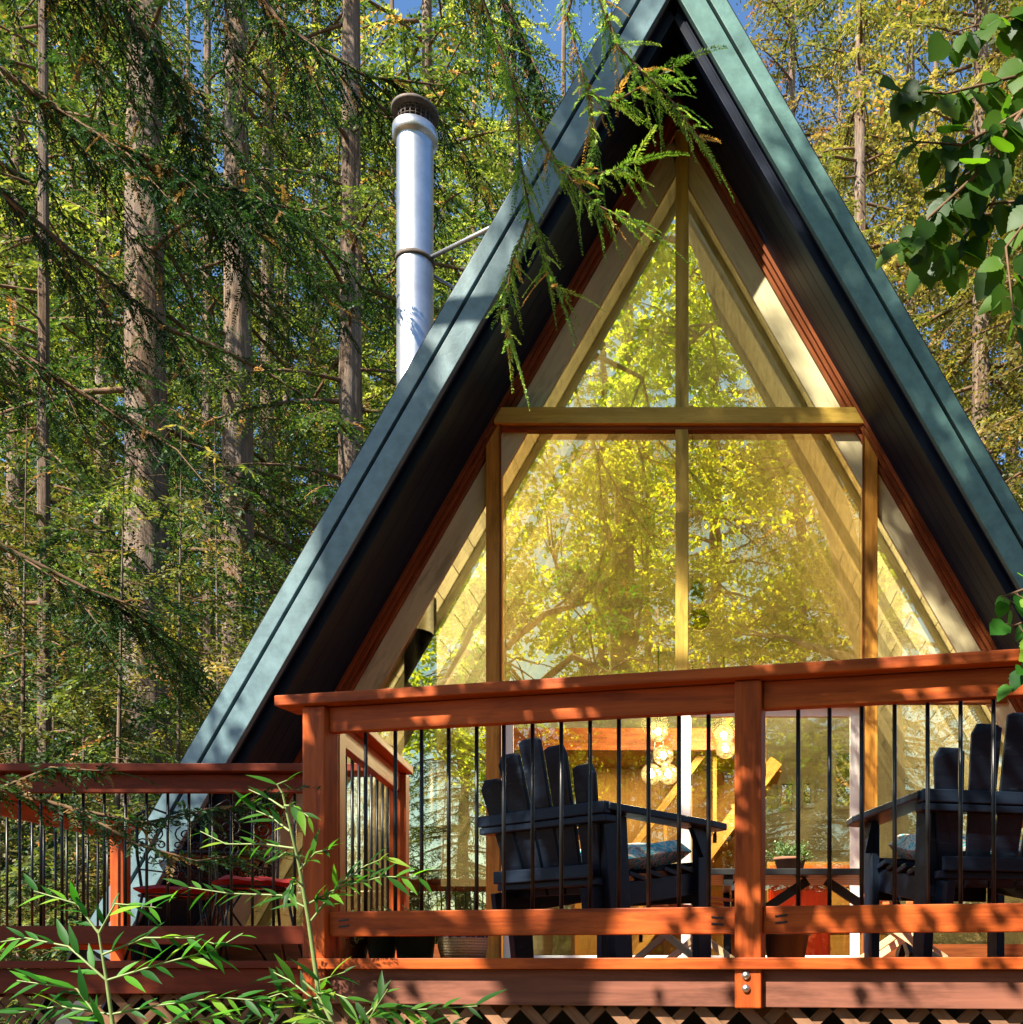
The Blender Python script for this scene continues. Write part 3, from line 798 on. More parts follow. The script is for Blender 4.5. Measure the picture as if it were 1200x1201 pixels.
CAPZ = 2.57
def railing(root, a, b, mt, posts, nbal, capext=(0, 0), bal_from=None, bal_r=.0072, bal_xs=None, post_drop=.165, capw=.14):
    """a,b ground points on the rail line; posts: list of distances along"""
    a, b = Vector(a), Vector(b); ln = (b - a).length; L = (b - a).normalized(); nn = Vector((-L.y, L.x, 0))
    def pt(s, z, o=0): return Vector((a.x, a.y, z)) + L * s + nn * o
    MB().beam(pt(-capext[0], CAPZ - .019), pt(ln + capext[1], CAPZ - .019), capw, .038).build('top_rail', mt, root, .004)
    segs = []
    ps = sorted(posts)
    for s0, s1 in zip(ps[:-1], ps[1:]): segs.append((s0 + .046, s1 - .046))
    for (s0, s1) in segs:
        MB().beam(pt(s0, CAPZ - .085), pt(s1, CAPZ - .085), .038, .089).build('upper_rail', mt, root, .003)
        MB().beam(pt(s0, 1.753), pt(s1, 1.753), .038, .089).build('lower_rail', mt, root, .003)
        sc_ = MB()
        for ss, dd in ((s0 + .06, 1), (s1 - .06, -1)):
            for dz in (-.011, .011):
                sc_.beam(pt(ss - .02, 1.753 + dz, -.0195 if True else 0), pt(ss + .02, 1.753 + dz + .004 * dd, -.0195), .004, .006)
        sc_.build('screw_slots', M['black'], root)
    for s in ps:
        MB().frame_box(pt(s, (CAPZ - .04 + DK - post_drop) / 2), (0, 0, 1), L, nn, CAPZ - .04 - DK + post_drop, .089, .089).build('post', mt, root, .005)
    xs_ = bal_xs if bal_xs is not None else [s0 + (s1 - s0) * (k + .5) / max(1, round((s1 - s0) / .104)) for (s0, s1) in segs for k in range(max(1, round((s1 - s0) / .104)))]
    for s in xs_:
        MB().tube([pt(s, 1.74, .028), pt(s, CAPZ - .06, .028)], bal_r, 8).build('baluster', M['black'], root)

front = thing('deck_railing', (rp(880), rd(rp(880)), DK), 'sunlit orange-red front railing with black balusters and two bolted posts', 'railing')
ax = rp(376); bxx = 2.2
A = Vector((ax, rd(ax), 0)); B = Vector((bxx, rd(bxx), 0))
def sdist(px): return (Vector((rp(px), rd(rp(px)), 0)) - A).length
bpx = [424, 459, 490, 522, 555, 587, 621, 655, 689, 723, 758, 794, 829, 935, 972, 1010, 1049, 1088, 1127, 1166]
bs = [sdist(p) for p in bpx] + [sdist(1166) + .105 * k for k in range(1, 8)]
railing(front, A, B, M['redwood'], [0, sdist(880), sdist(880) + 1.62], 0, (.14, .1), bal_xs=[x for x in bs if x < (B - A).length])
bo = MB()
for z in (1.545, 1.595 - .0):
    pass
for py in (1144, 1159):
    xx = rp(878); p = rpt(xx, EYE + (PY - py) * rd(xx) / F, -.0455)
    MB().lathe(p, [(0, -.012), (.008, -.011), (.013, -.006), (.014, 0)], 14, RN).build('bolt', M['steel'], front)
side = thing('side_railing', (-1.45, 4.3, DK), 'short railing section running back from the left corner post', 'railing')
railing(side, (ax - .0, rd(ax) + .095, 0), (-1.53, 4.86, 0), M['redwood'], [0.0, 1.17], 0, (-.02, .10))
left = thing('lower_railing', (-2.7, 4.95, DK), 'shaded dark red railing running off the left edge of the picture', 'railing')
railing(left, (-4.0, 4.95, 0), (-1.74, 4.95, 0), M['redwood_shade'], [0, 2.15], 0, (.1, .07), capw=.16)
far = thing('far_railing', (-3.97, 6, DK), 'railing at the far side of the left deck with an orange lit end post', 'railing')
railing(far, (-3.97, 5.12, 0), (-3.97, 6.85, 0), M['redwood'], [0.02, 1.70], 0, (-.03, .12))

# ------------------------------------------------------------------ adirondack chairs
def adirondack():
    t = thing('garden_chair', (0, 0, 0), 'navy', 'chair')
    m = M['navy']
    for s in (-1, 1):
        MB().box((s * .30 - .019, .30, 0), (s * .30 + .019, .40, .60)).build('leg', m, t, .004)
        MB().prism([Vector((s * .30 - .019, -.26, 0)), Vector((s * .30 - .019, -.15, 0)), Vector((s * .30 - .019, -.19, .60)), Vector((s * .30 - .019, -.34, .60))], 0, (.038, 0, 0)).build('leg', m, t, .004)
        arm = [(-.37, -.055), (.30, -.075), (.42, -.06), (.44, 0), (.42, .06), (.30, .075), (-.37, .055)]
        MB().prism([Vector((s * .335 + w, y, .601)) for y, w in arm], 0, (0, 0, .032)).build('armrest', m, t, .006)
        MB().beam((s * .27, .34, .36), (s * .27, -.40, .24), .03, .10).build('side_rail', m, t, .003)
        MB().prism([Vector((s * .335 - .014, .30, .598)), Vector((s * .335 - .014, .22, .598)), Vector((s * .335 - .014, .30, .47))], 0, (.028, 0, 0)).build('arm_bracket', m, t)
    MB().beam((-.38, -.375, .612), (.38, -.375, .612), .04, .05).build('arm_crossbar', m, t, .005)
    MB().beam((-.38, -.355, .570), (.38, -.355, .570), .07, .03).build('arm_crossbar', m, t, .005)
    MB().beam((-.29, -.375, .36), (.29, -.375, .36), .025, .055).build('back_crossbar', m, t, .004)
    MB().beam((-.30, -.335, .32), (.30, -.335, .32), .04, .03).build('back_crossbar', m, t, .004)
    MB().beam((-.28, .41, .33), (.28, .41, .33), .02, .12).build('front_apron', m, t, .004)
    for k in range(6):
        q = Vector((0, .36 - k * .115, .435 - k * .019))
        MB().frame_box(q, (1, 0, 0), (0, 1, -.165), (0, .165, 1), .60, .10, .02).build('seat_slat', m, t, .003)
    hs = (.78, .87, .915, .87, .78)
    for k in range(5):
        o = k - 2; x0 = o * .108; x1 = o * .140
        top = hs[k] + .0; a = Vector((x0, -.265, .28)); zt = top
        b = Vector((x1, -.265 - (zt - .28) * .26, zt))
        w0, w1 = .047, .061
        sl = -(.012 if k == 0 else -.012 if k == 4 else 0)
        L = (b - a); pts = [a + Vector((-w0, 0, 0)), a + Vector((w0, 0, 0)), b + Vector((w1, .0, -.03 if k >= 3 else 0)) , b + Vector((w1 * .6, 0, .012)), b + Vector((-w1 * .6, 0, .012)), b + Vector((-w1, 0, -.03 if k <= 1 else 0))]
        MB().prism(pts, 0, (0, -.02, -.004)).build('back_slat', m, t, .004)
    return t
ch0 = adirondack()
kids = kids_of(ch0)
c2 = copy_tree_list(ch0, kids)
ch0.location = (-.516, 4.632, DK); ch0.rotation_euler.z = -R(36.7)
ch0['label'] = 'navy painted slatted wooden armchair left of the middle railing post, back turned'
c2.location = (1.06, 4.28, DK); c2.rotation_euler.z = R(12)
c2['label'] = 'navy painted slatted wooden armchair cut off by the right edge of the photo'
for c_ in (ch0, c2): c_['group'] = 'navy slatted armchairs on the deck'

def cushion(name, mt, sx_, sy_, sz_, label, cat='cushion', par=None):
    m = MB(); n = 10; vs = []; fs = []
    def q(u, v, top):
        r = (1 - abs(u) ** 8) * (1 - abs(v) ** 8); r = max(0, r) ** .25
        return (u * sx_ / 2 * (1 - .04 * abs(v) ** 3), v * sy_ / 2, (1 if top else -1) * sz_ / 2 * r + .006 * math.sin(7 * u + 3 * v))
    for top in (1, 0):
        for a in range(n + 1):
            for b in range(n + 1): vs.append(q(a / n * 2 - 1, b / n * 2 - 1, top))
    N_ = (n + 1) ** 2
    for a in range(n):
        for b in range(n):
            i = a * (n + 1) + b
            fs.append((i, i + n + 1, i + n + 2, i + 1)); fs.append((N_ + i, N_ + i + 1, N_ + i + n + 2, N_ + i + n + 1))
    m.add(vs, fs, None, True)
    o = m.build(name, mt, par)
    if label: tagp(o, label, cat)
    return o
for c_, lb in ((ch0, 'turquoise floral cushion on the seat of the left navy armchair'), (c2, 'turquoise floral cushion on the seat of the right navy armchair')):
    o = cushion('seat_cushion', M['floral'], .48, .50, .11, lb)
    mw = Matrix.Translation(c_.location) @ Matrix.Rotation(c_.rotation_euler.z, 4, 'Z')
    o.matrix_world = mw @ Matrix.Translation((0, .12, .475)) @ Matrix.Rotation(R(9), 4, 'X')
    o['group'] = 'floral seat cushions'

# ------------------------------------------------------------------ table, stools
t = thing('low_table', (.52, 5.75, DK), 'low black wooden table with crossed legs between the two navy armchairs', 'table')
tb = MB()
for k in range(5): MB().box((-.05, 5.4 + k * .142, DK + .455), (1.15, 5.535 + k * .142, DK + .49)).build('table_board', M['blackwood'], t, .004)
for x in (.06, 1.04):
    MB().beam((x, 5.42, DK + .02), (x, 6.05, DK + .40), .04, .06).build('leg', M['blackwood'], t)
    MB().beam((x + .042, 5.42, DK + .40), (x + .042, 6.05, DK + .02), .04, .06).build('leg', M['blackwood'], t)
    MB().box((x - .02, 5.42, DK + .40), (x + .03, 6.08, DK + .454)).build('crosspiece', M['blackwood'], t)
MB().beam((.08, 5.6, DK + .16), (.5, 5.6, DK + .44), .035, .05).build('brace', M['blackwood'], t)
MB().beam((1.02, 5.6, DK + .16), (.6, 5.6, DK + .44), .035, .05).build('brace', M['blackwood'], t)

def stool(x, y, rz, label):
    t = thing('folding_stool', (0, 0, 0), label, 'stool', 'small slatted wooden folding stools')
    for k in range(7):
        MB().beam((-.2, -.17 + k * .057, .26 + .02 * abs(k - 3)), (.2, -.17 + k * .057, .26 + .02 * abs(k - 3)), .034, .014, ).build('seat_slat', M['orangewood'], t, .002)
    for s in (-.18, .18):
        MB().beam((s, -.2, 0), (s, .18, .26), .02, .035).build('leg', M['pinewood'], t, .003)
        MB().beam((s * .86, .2, 0), (s * .86, -.18, .26), .02, .035).build('leg', M['pinewood'], t, .003)
    t.location = (x, y, DK); t.rotation_euler.z = rz
stool(-.17, 5.3, R(60), 'small orange slatted stool with pale legs seen beneath the left navy armchair')
stool(.95, 5.15, R(70), 'small orange slatted stool with pale legs seen beneath the right navy armchair')

# ------------------------------------------------------------------ planters
def sprigs(rng, c, n, h, spread, ll, lw, lean=.5):
    T0 = np.tile(np.array(c), (n, 1)) + rng.normal(0, spread * .25, (n, 3)) * np.array([1, 1, .1])
    TD = nrm(np.stack([rng.normal(0, lean, n), rng.normal(0, lean, n), np.ones(n)], -1)); TL = h * rng.uniform(.5, 1.1, n)
    p, d, w, idx = leaflets_on(rng, T0, TD, TL, .012, ll, lw, .7, .35)
    V, Q = diamonds(p, d, w); return V, Q, rng.random(len(Q))
def potplant(name, loc, r, h, mt, label, cat, gh, leafmat='herb', n=30, lean=.5, ll=.035, lw=.005, seed=1, prof=None):
    t = thing(name, loc, label, cat)
    x, y, z = loc
    MB().lathe(loc, prof or [(0, 0), (r * .8, 0), (r, h), (r * 1.08, h), (r * 1.08, h + .015), (r * .92, h + .015), (r * .9, h - .02), (0, h - .02)], 28).build('pot', mt, t)
    rng = np.random.default_rng(seed)
    V, Q, rr = sprigs(rng, (x, y, z + h - .03), n, gh, r, ll, lw, lean)
    np_mesh('foliage', V, Q, M[leafmat], t, rr)
    return t
potplant('potted_herb', (.41, 5.68, DK + .49), .085, .07, M['clay'], 'bushy pale green herb in a small pot on the low black table', 'potted plant', .20, n=110, lean=.55, seed=3, ll=.03, lw=.006)
bk = P(543, 1137, 4.1); bk.z = DK
bp = potplant('woven_basket', (bk.x, bk.y, DK), .10, .155, M['basket'], 'pale woven basket planter with a dark blue patterned band', 'basket', .10, n=6, seed=5, prof=[(0, 0), (.085, 0), (.098, .05), (.10, .15), (.104, .16), (.096, .165), (.09, .15), (.08, .12), (0, .12)])
for o in [x for x in bpy.data.objects if x.parent == bp and x.name.startswith('pot')]: o.name = 'basket_wall'
for i, (px, r, h, gh, lb) in enumerate(((412, .07, .08, .15, 'rosemary in a low dark pot beside the left corner post'), (448, .06, .09, .20, 'taller rosemary in a dark pot, middle of the row by the left corner post'), (487, .085, .14, .17, 'dark green tapered pot with upright rosemary beside the woven basket'))):
    q = P(px, 1134, 4.05)
    tt = potplant('potted_rosemary', (q.x, q.y, DK), r, h, M['pot'] if i else M['blackwood'], lb, 'potted plant', gh, n=34, lean=.6, seed=20 + i, ll=.03, lw=.004)
    tt['group'] = 'rosemary pots along the railing'
q = P(922, 1134, 4.9)
tt = potplant('dark_planter', (q.x, q.y, DK), .11, .12, M['blackwood'], 'wide shallow black planter on the deck right of the middle post', 'planter', .05, n=16, lean=1.2, seed=31)

# ------------------------------------------------------------------ bistro set
def scroll(c, r, turns, sg, d0=0, plane=('x', 'z'), n=18):
    pts = []
    for k in range(n + 1):
        a = d0 + sg * turns * 2 * math.pi * k / n; q = r * (1 - .8 * k / n)
        pts.append(Vector((c[0] + q * math.cos(a), c[1], c[2] + q * math.sin(a))))
    return pts
def bistro():
    t = thing('iron_chair', (0, 0, 0), 'x', 'chair', 'wrought iron bistro chairs on the left deck')
    m = M['iron']
    ring = [(.19 * math.cos(a * math.pi / 12), .19 * math.sin(a * math.pi / 12), .44) for a in range(24)]
    MB().tube(ring, .009, 6, closed=True).build('seat_ring', m, t)
    for sx_ in (-1, 1):
        MB().tube([(sx_ * .14, .14, .44), (sx_ * .17, .19, .2), (sx_ * .21, .24, 0)], .009, 6).build('leg', m, t)
        MB().tube([(sx_ * .17, -.20, .94), (sx_ * .17, -.19, .7), (sx_ * .15, -.14, .44), (sx_ * .18, -.2, .2), (sx_ * .22, -.27, 0)], .009, 6).build('leg', m, t)
    b = MB()
    b.tube([(-.17, -.20, .60), (0, -.21, .58), (.17, -.20, .60)], .006, 6); b.tube([(-.17, -.20, .94), (-.1, -.205, 1.0), (0, -.21, .96), (.1, -.205, 1.0), (.17, -.20, .94)], .008, 6)
    for sx_ in (-1, 1):
        for (cx, cz, r, tr, d0) in ((.085, .69, .065, 1.4, 0), (.085, .83, .06, 1.5, 2), (.04, .91, .035, 1.2, 1), (.135, .77, .03, 1.2, 3), (.045, .76, .035, 1.3, 4), (.13, .90, .03, 1.2, 0)):
            b.tube(scroll((sx_ * cx, -.205, cz), r, tr, sx_, d0), .0045, 4)
    b.build('scroll_back', m, t)
    cushion('cushion_pad', M['red'], .40, .40, .05, None, par=t).location = (0, 0, .475)
    return t
b0 = bistro(); kd = kids_of(b0); b1 = copy_tree_list(b0, kd)
q = P(297, 1134, 5.6); b0.location = (q.x, q.y, DK); b0.rotation_euler.z = R(215); b0.scale = (1, 1, .9)
q = P(205, 1134, 6.2); b1.location = (q.x, q.y, DK); b1.rotation_euler.z = R(20); b1.scale = (1, 1, .9)
b0['label'] = 'wrought iron chair with red pad nearest the corner post, scrollwork back against the pale wall'
b1['label'] = 'wrought iron chair with red pad farther left behind the shaded railing'
t = thing('iron_table', (0, 0, 0), 'round wrought iron table with scrollwork under its rim on the left deck', 'table')
MB().lathe((0, 0, .66), [(0, -.012), (.33, -.012), (.34, 0), (.33, .012), (0, .012)], 32).build('tabletop', M['iron'], t)
s_ = MB()
for k in range(12):
    a = k * math.pi / 6; c = Vector((.29 * math.cos(a), .29 * math.sin(a), .58))
    for pts in (scroll((0, 0, 0), .06, 1.4, 1, a), scroll((.05, 0, .0), .05, 1.3, -1, 1)):
        s_.tube([c + Vector((-math.sin(a) * p.x, math.cos(a) * p.x, p.z)) for p in pts], .005, 4)
s_.build('scroll_apron', M['iron'], t)
for k in range(4):
    a = k * math.pi / 2 + .6; c, s2 = math.cos(a), math.sin(a)
    MB().tube([(.25 * c, .25 * s2, .65), (.06 * c, .06 * s2, .33), (.28 * c, .28 * s2, 0)], .009, 6).build('leg', M['iron'], t)
q = P(258, 1134, 6.5); t.location = (q.x, q.y, DK)

# ------------------------------------------------------------------ trees behind
def trunk_mesh(seed, r0, H, lean=(0, 0), seg=26, rings=36, tip=.75, flare=.5, ridge=.06, curve=None, name='trunk'):
    rng = np.random.default_rng(seed); V = []; 
    th = np.linspace(0, 2 * np.pi, seg, endpoint=False)
    ph = rng.uniform(0, 6.3, 6); fr = rng.integers(3, 12, 6)
    for i in range(rings):
        z = H * (i / (rings - 1)) ** 1.25
        r = r0 * (1 - tip * z / H) * (1 + flare * math.exp(-z / (r0 * 2.2)))
        rr = r * (1 + ridge * sum(np.sin(f * th + p + .25 * z * (k - 2.5)) for k, (f, p) in enumerate(zip(fr, ph))) / 2 + rng.normal(0, .018, seg))
        cx, cy = (lean[0] * z, lean[1] * z) if curve is None else curve(z)
        V.append(np.stack([cx + rr * np.cos(th), cy + rr * np.sin(th), np.full(seg, z)], -1))
    V = np.concatenate(V); i, j = np.meshgrid(np.arange(rings - 1), np.arange(seg), indexing='ij'); i = i.ravel(); j = j.ravel()
    Q = np.stack([i * seg + j, i * seg + (j + 1) % seg, (i + 1) * seg + (j + 1) % seg, (i + 1) * seg + j], -1)
    return V, Q

KINDS = []
#            seed  H   z0  L    nb   r
for args in ((11, 27, 4.0, 3.6, 85, .35), (12, 24, 3.0, 2.6, 80, .25), (13, 30, 6.5, 3.8, 72, .4)):
    V, Q, r, lim = conifer(*args, ll=.10, lw=.019, tsp=.19, lsp=.055)
    KINDS.append((V, Q, r, lim))
Vy, Qy, ry, limy = conifer(14, 7.3, .4, 1.8, 95, .03, ll=.085, lw=.016, tsp=.11, lsp=.05)
KINDS.append((Vy, Qy, ry, limy))
KINDS.append(conifer(15, 28, 1.5, 4.6, 170, .35, ll=.13, lw=.026, tsp=.21, lsp=.075))
KINDS.append(conifer(16, 25, .8, 4.2, 165, .35, ll=.13, lw=.026, tsp=.21, lsp=.075))
print('leaflets', [len(k[1]) for k in KINDS])
crown_obs = []; limb_obs = []
for k, (V, Q, r, lim) in enumerate(KINDS):
    c = np_mesh('crown', V, Q, M['needle_bright'] if k >= 4 else M['needle'], None, r); l = lim.build('limbs', M['twig'])
    crown_obs.append(c.data); limb_obs.append(l.data)
    bpy.data.objects.remove(c); bpy.data.objects.remove(l)
trunks = {}
for k in range(4):
    V, Q = trunk_mesh(50 + k, .36, 30, (random.uniform(-.008, .008), random.uniform(-.005, .005)))
    o = np_mesh('trunk', V, Q, M['bark'], None, smooth=True); trunks[k] = o.data; bpy.data.objects.remove(o)
    V, Q = trunk_mesh(60 + k, .075, 7.5, (random.uniform(-.03, .03), random.uniform(-.03, .03)), 10, 14, tip=.985)
    o = np_mesh('trunk', V, Q, M['bark'], None, smooth=True); trunks[10 + k] = o.data; bpy.data.objects.remove(o)
gold_data = {}
def tree(x, y, kind, tk, dia, label, group=None, s=1., rz=None, gold=False, zs=None, name='conifer_tree', tilt=(0, 0)):
    z = float(height(x, y)) - .1
    t = thing(name, (x, y, z), label, 'tree', group)
    t.rotation_euler = (tilt[0], tilt[1], random.uniform(0, 6.28) if rz is None else rz); t.scale = (s, s, zs or s)
    for nm, data in (('trunk', trunks[tk]), ('limbs', limb_obs[kind]), ('crown', crown_obs[kind])):
        if nm == 'crown' and gold:
            if kind not in gold_data:
                gold_data[kind] = data.copy(); gold_data[kind].materials.clear(); gold_data[kind].materials.append(M['needle_gold'])
            data = gold_data[kind]
        o = bpy.data.objects.new(nm, data); COL.objects.link(o); o.parent = t
        if nm == 'trunk':
            q = dia / .72 / s if tk < 10 else dia / .15 / s
            o.scale = (q, q, 1)
    return t
def at(px, d): return ((px - PX) * d / F, d)
for (px, d, kind, tk, dia, s, lb) in (
    (172, 16, 2, 0, .76, 1.0, 'thick reddish redwood trunk, the broadest in the left forest'),
    (281, 20, 0, 1, .66, 1.05, 'sunlit pale-barked redwood right of the broadest trunk'),
    (410, 18, 2, 2, .52, .95, 'straight redwood just left of the metal chimney'),
    (52, 14, 1, 3, .19, .9, 'slim dark conifer nearest the left edge of the photo'),
    (243, 25, 0, 2, .34, 1.0, 'slim sunlit trunk between the two biggest redwoods'),
    (312, 26, 1, 0, .48, 1.1, 'shorter-looking reddish trunk low between the sunlit redwood and the roof'),
    (337, 31, 0, 3, .26, 1.0, 'thin dark trunk close to the roof slope in the distance'),
    (118, 27, 2, 1, .4, 1.0, 'greyish trunk half hidden left of the broadest redwood'),
    (85, 34, 1, 2, .4, 1.2, 'distant trunk between the slim dark conifer and the broadest redwood'),
    (16, 22, 0, 0, .42, 1.0, 'redwood cut by the left edge of the photo'),
    (222, 38, 1, 1, .4, 1.2, 'remote trunk directly right of the broadest redwood')):
    x, y = at(px, d); tree(x, y, kind, tk, dia, lb, 'redwoods of the left forest', s)
# trees filling above and behind
fill = [(500, 30, 0, 0), (600, 38, 2, 0), (555, 44, 0, 0), (660, 42, 0, 0), (725, 48, 0, 0), (460, 40, 0, 0), (130, 34, 0, 0), (370, 36, 2, 0), (-60, 18, 2, 0), (-150, 26, 0, 0), (150, 44, 0, 0), (30, 48, 2, 0), (270, 50, 0, 0), (430, 48, 1, 0),
        (330, 42, 0, 0), (200, 52, 2, 0), (90, 40, 0, 0), (-40, 36, 1, 0), (520, 50, 2, 0)]
for i, (px, d, kind, g_) in enumerate(fill):
    x, y = at(px, d); tree(x, y, 4 + i % 2, random.randrange(4), random.uniform(.35, .55), 'distant conifer merging into the green wall of forest left of the cabin', 'conifers of the distant forest', random.uniform(1.25, 1.55))
for (px, d, kind, sc, lb) in ((1010, 25, 4, 1.15, 'golden-brown conifer showing against blue sky right of the ridge'), (1150, 22, 5, 1.25, 'golden conifer behind the big dark leaves at upper right'),
                         (1290, 18, 4, 1.05, 'golden conifer whose boughs reach in from the right edge'), (1230, 29, 5, 1.2, 'farther conifer low behind the right roof slope'), (930, 36, 4, 1.45, 'distant golden conifer peeking just right of the ridge'),
                         (1070, 30, 4, 1.35, 'golden conifer standing between the one by the ridge and the big dark leaves'), (1190, 35, 4, 1.45, 'tall remote conifer low above the right roof slope'), (1270, 24, 5, 1.2, 'golden conifer hidden behind the big dark leaves at the right edge'), (985, 44, 5, 1.5, 'very distant tall conifer just off the right roof edge'),
                         (1100, 38, 5, 1.3, 'remote conifer filling the gap between the two nearer golden conifers')):
    x, y = at(px, d); tree(x, y, kind, random.randrange(4), .5, lb, 'golden conifers right of the cabin', sc, gold=True)
# forest closing the clearing on the other sides
for (x, y, k_) in ((13, 2, 4), (16, 9, 5), (12, -6, 4), (9, -15, 5), (3, -19, 4), (-4, -20, 5), (0, -15, 4), (5, -13, 5), (-10, -24, 4), (16, -14, 5),  (-3, -29, 4), (7, -27, 5)):
    tree(x, y, k_, random.randrange(4), .55, 'conifer of the forest around the clearing, mirrored in the glass', 'conifers around the clearing', random.uniform(.85, 1.1), gold=(x > -8 and y < -10))
# understory young conifers on the left bank
yl = [(20, 11.5), (95, 13), (130, 10.8), (205, 12.5), (262, 14), (60, 17), (160, 20), (235, 18.5), (330, 16.5), (300, 21), (-30, 14), (355, 24), (110, 24), (390, 22), (0, 27), (440, 20)]
for i, (px, d) in enumerate(yl):
    x, y = at(px, d)
    tree(x, y, 3, 10 + i % 4, .09, 'young conifer with low feathery branches in the understory left of the cabin', 'young understory conifers', random.uniform(.75, 1.25), name='young_conifer', gold=(i % 3 == 0))

for i in range(24):
    x = -16 + i * 1.3 + random.uniform(-.4, .4); y = random.uniform(-19, -12.5)
    tree(x, y, 3, 10 + i % 4, .09, 'young conifer behind the viewer, mirrored low in the panes', 'young conifers mirrored in the glass', random.uniform(1.0, 1.5), name='young_conifer')
# undergrowth as one mass
rng = np.random.default_rng(5)
n = 5200
ux = rng.uniform(-26, -3.0, n); uy = rng.uniform(8.5, 34, n)
keep = ~((ux > -4.9) & (uy < 14)) & (ux < (360 - PX) * uy / F + 1.0)
ux, uy = ux[keep], uy[keep]; uz = height(ux, uy)
T0 = np.stack([ux, uy, uz], -1)
T0r = np.repeat(T0, 4, 0) + rng.normal(0, .12, (len(T0) * 4, 3)) * np.array([1, 1, .2])
TD = nrm(np.stack([rng.normal(0, .9, len(T0r)), rng.normal(0, .9, len(T0r)), rng.uniform(.5, 1.6, len(T0r))], -1)); TL = rng.uniform(.35, 1.5, len(T0r))
p, d, w, idx = leaflets_on(rng, T0r, TD, TL, .07, .10, .018, 1.0, .4)
V, Q = diamonds(p, d, w)
o = np_mesh('undergrowth', V, Q, M['brush'], None, np.clip(rng.random(len(T0r))[idx] * .7 + rng.normal(.1, .12, len(idx)), 0, 1))
tagp(o, 'ferns and dry brush covering the sunny bank behind the left deck', 'undergrowth', kind='stuff')
# bare twigs
n = 900; k = rng.integers(0, len(T0), n)
b = MB()
for i in k:
    p = Vector(T0[i]); d = Vector((rng.normal(0, .6), rng.normal(0, .6), rng.uniform(.2, 1))).normalized() * rng.uniform(.6, 2.2)
    b.tube([p, p + d * .5 + Vector((rng.normal(0, .1), 0, rng.normal(0, .1))), p + d], [.018, .011, .004], 4, caps=False)
o = b.build('dry_twigs', M['twig']); tagp(o, 'bare brown twigs and fallen branches on the bank', 'twigs', kind='stuff')

# ------------------------------------------------------------------ trees behind the camera (mirrored in the panes, shading the house)
def mirror(px, py, Y):
    d = 2 * DG - Y; return ((px - PX) * d / F, Y, EYE + (PY - py) * d / F)
def limb_tree(name, loc, curve_pts, radii, blobs, leaf, n_per, label, seed, mt='maple', group=None, clump=0, per=14, spread=.5, k_r=1):
    t = thing(name, loc, label, 'tree', group)
    pts = [Vector(p) for p in curve_pts]
    # smooth the curve
    def cr(p0, p1, p2, p3, t_): return .5 * ((2 * p1) + (p2 - p0) * t_ + (2 * p0 - 5 * p1 + 4 * p2 - p3) * t_ ** 2 + (3 * p1 - p0 - 3 * p2 + p3) * t_ ** 3)
    sp = []; sr = []
    for i in range(len(pts) - 1):
        p0, p1, p2, p3 = pts[max(0, i - 1)], pts[i], pts[i + 1], pts[min(len(pts) - 1, i + 2)]
        for k in range(6):
            sp.append(cr(p0, p1, p2, p3, k / 6)); sr.append(radii[i] + (radii[i + 1] - radii[i]) * k / 6)
    sp.append(pts[-1]); sr.append(radii[-1])
    MB().tube(sp, sr, 14).build('trunk', M['bark_grey'], t)
    rg = random.Random(seed); lb = MB()
    for (c, r) in blobs:
        c = Vector(c); j = min(range(len(sp)), key=lambda i: (sp[i] - c).length + (2 if sp[i].z > c.z else 0)); j = max(4, j - 5)
        a = sp[j]; mid = (a + c) / 2 + Vector((rg.uniform(-.4, .4), rg.uniform(-.4, .4), rg.uniform(-.3, .5)))
        lb.tube([a, mid, c], [sr[j] * .35 + .02, .05, .02], 7, caps=False)
        for k in range(7):
            e = c + Vector((rg.uniform(-1, 1) * r[0], rg.uniform(-1, 1) * r[1], rg.uniform(-1, 1) * r[2])) * .8
            f = mid + (c - mid) * rg.random()
            lb.tube([f, (f + e) / 2 + Vector((0, 0, .15)), e], [.03, .018, .006], 4, caps=False)
    lb.build('limbs', M['bark_grey'], t)
    V, Q, r = broad(seed, blobs, leaf, n_per, spread, clump, per)
    np_mesh('crown', V, Q, M[mt], t, r)
    return t
BL = lambda px, py, Y, r: (mirror(px, py, Y), r)
mb = mirror(1042, 900, -4)
cp = [(mb[0], -4, -.2), mb, mirror(1022, 760, -4), mirror(980, 600, -4), mirror(930, 490, -4.1), mirror(872, 390, -4.2), mirror(832, 290, -4.3), mirror(800, 215, -4.4), mirror(740, 60, -4.8)]
limb_tree('leaning_maple', (mb[0], -4, 0), cp, [.42, .34, .33, .32, .32, .31, .29, .26, .14],
          [BL(1010, 330, -7.5, (2.0, 1.5, 1.5)), BL(860, 330, -7.5, (1.6, 1.5, 1.3)), BL(780, 420, -8, (2.0, 1.5, 1.5)), BL(700, 300, -7, (1.8, 1.6, 1.3)), BL(900, 560, -8, (2.3, 1.6, 1.6)),
           BL(980, 690, -8, (1.9, 1.6, 1.6)), BL(860, 740, -9, (2.6, 1.6, 1.6)), BL(1130, 620, -7, (1.6, 1.6, 1.6)), BL(830, 120, -7, (1.8, 1.8, 1.3))],
          .16, 120, 'leaning broadleaf tree behind the viewer, its slanting trunk mirrored in the right panes', 101, group='trees mirrored in the glass', clump=.30, per=14)
cp = [(-2.6, -10, -.2), (-2.5, -10, 6), (-2.4, -10, 12), (-2.3, -10, 18), (-2.2, -10, 22)]
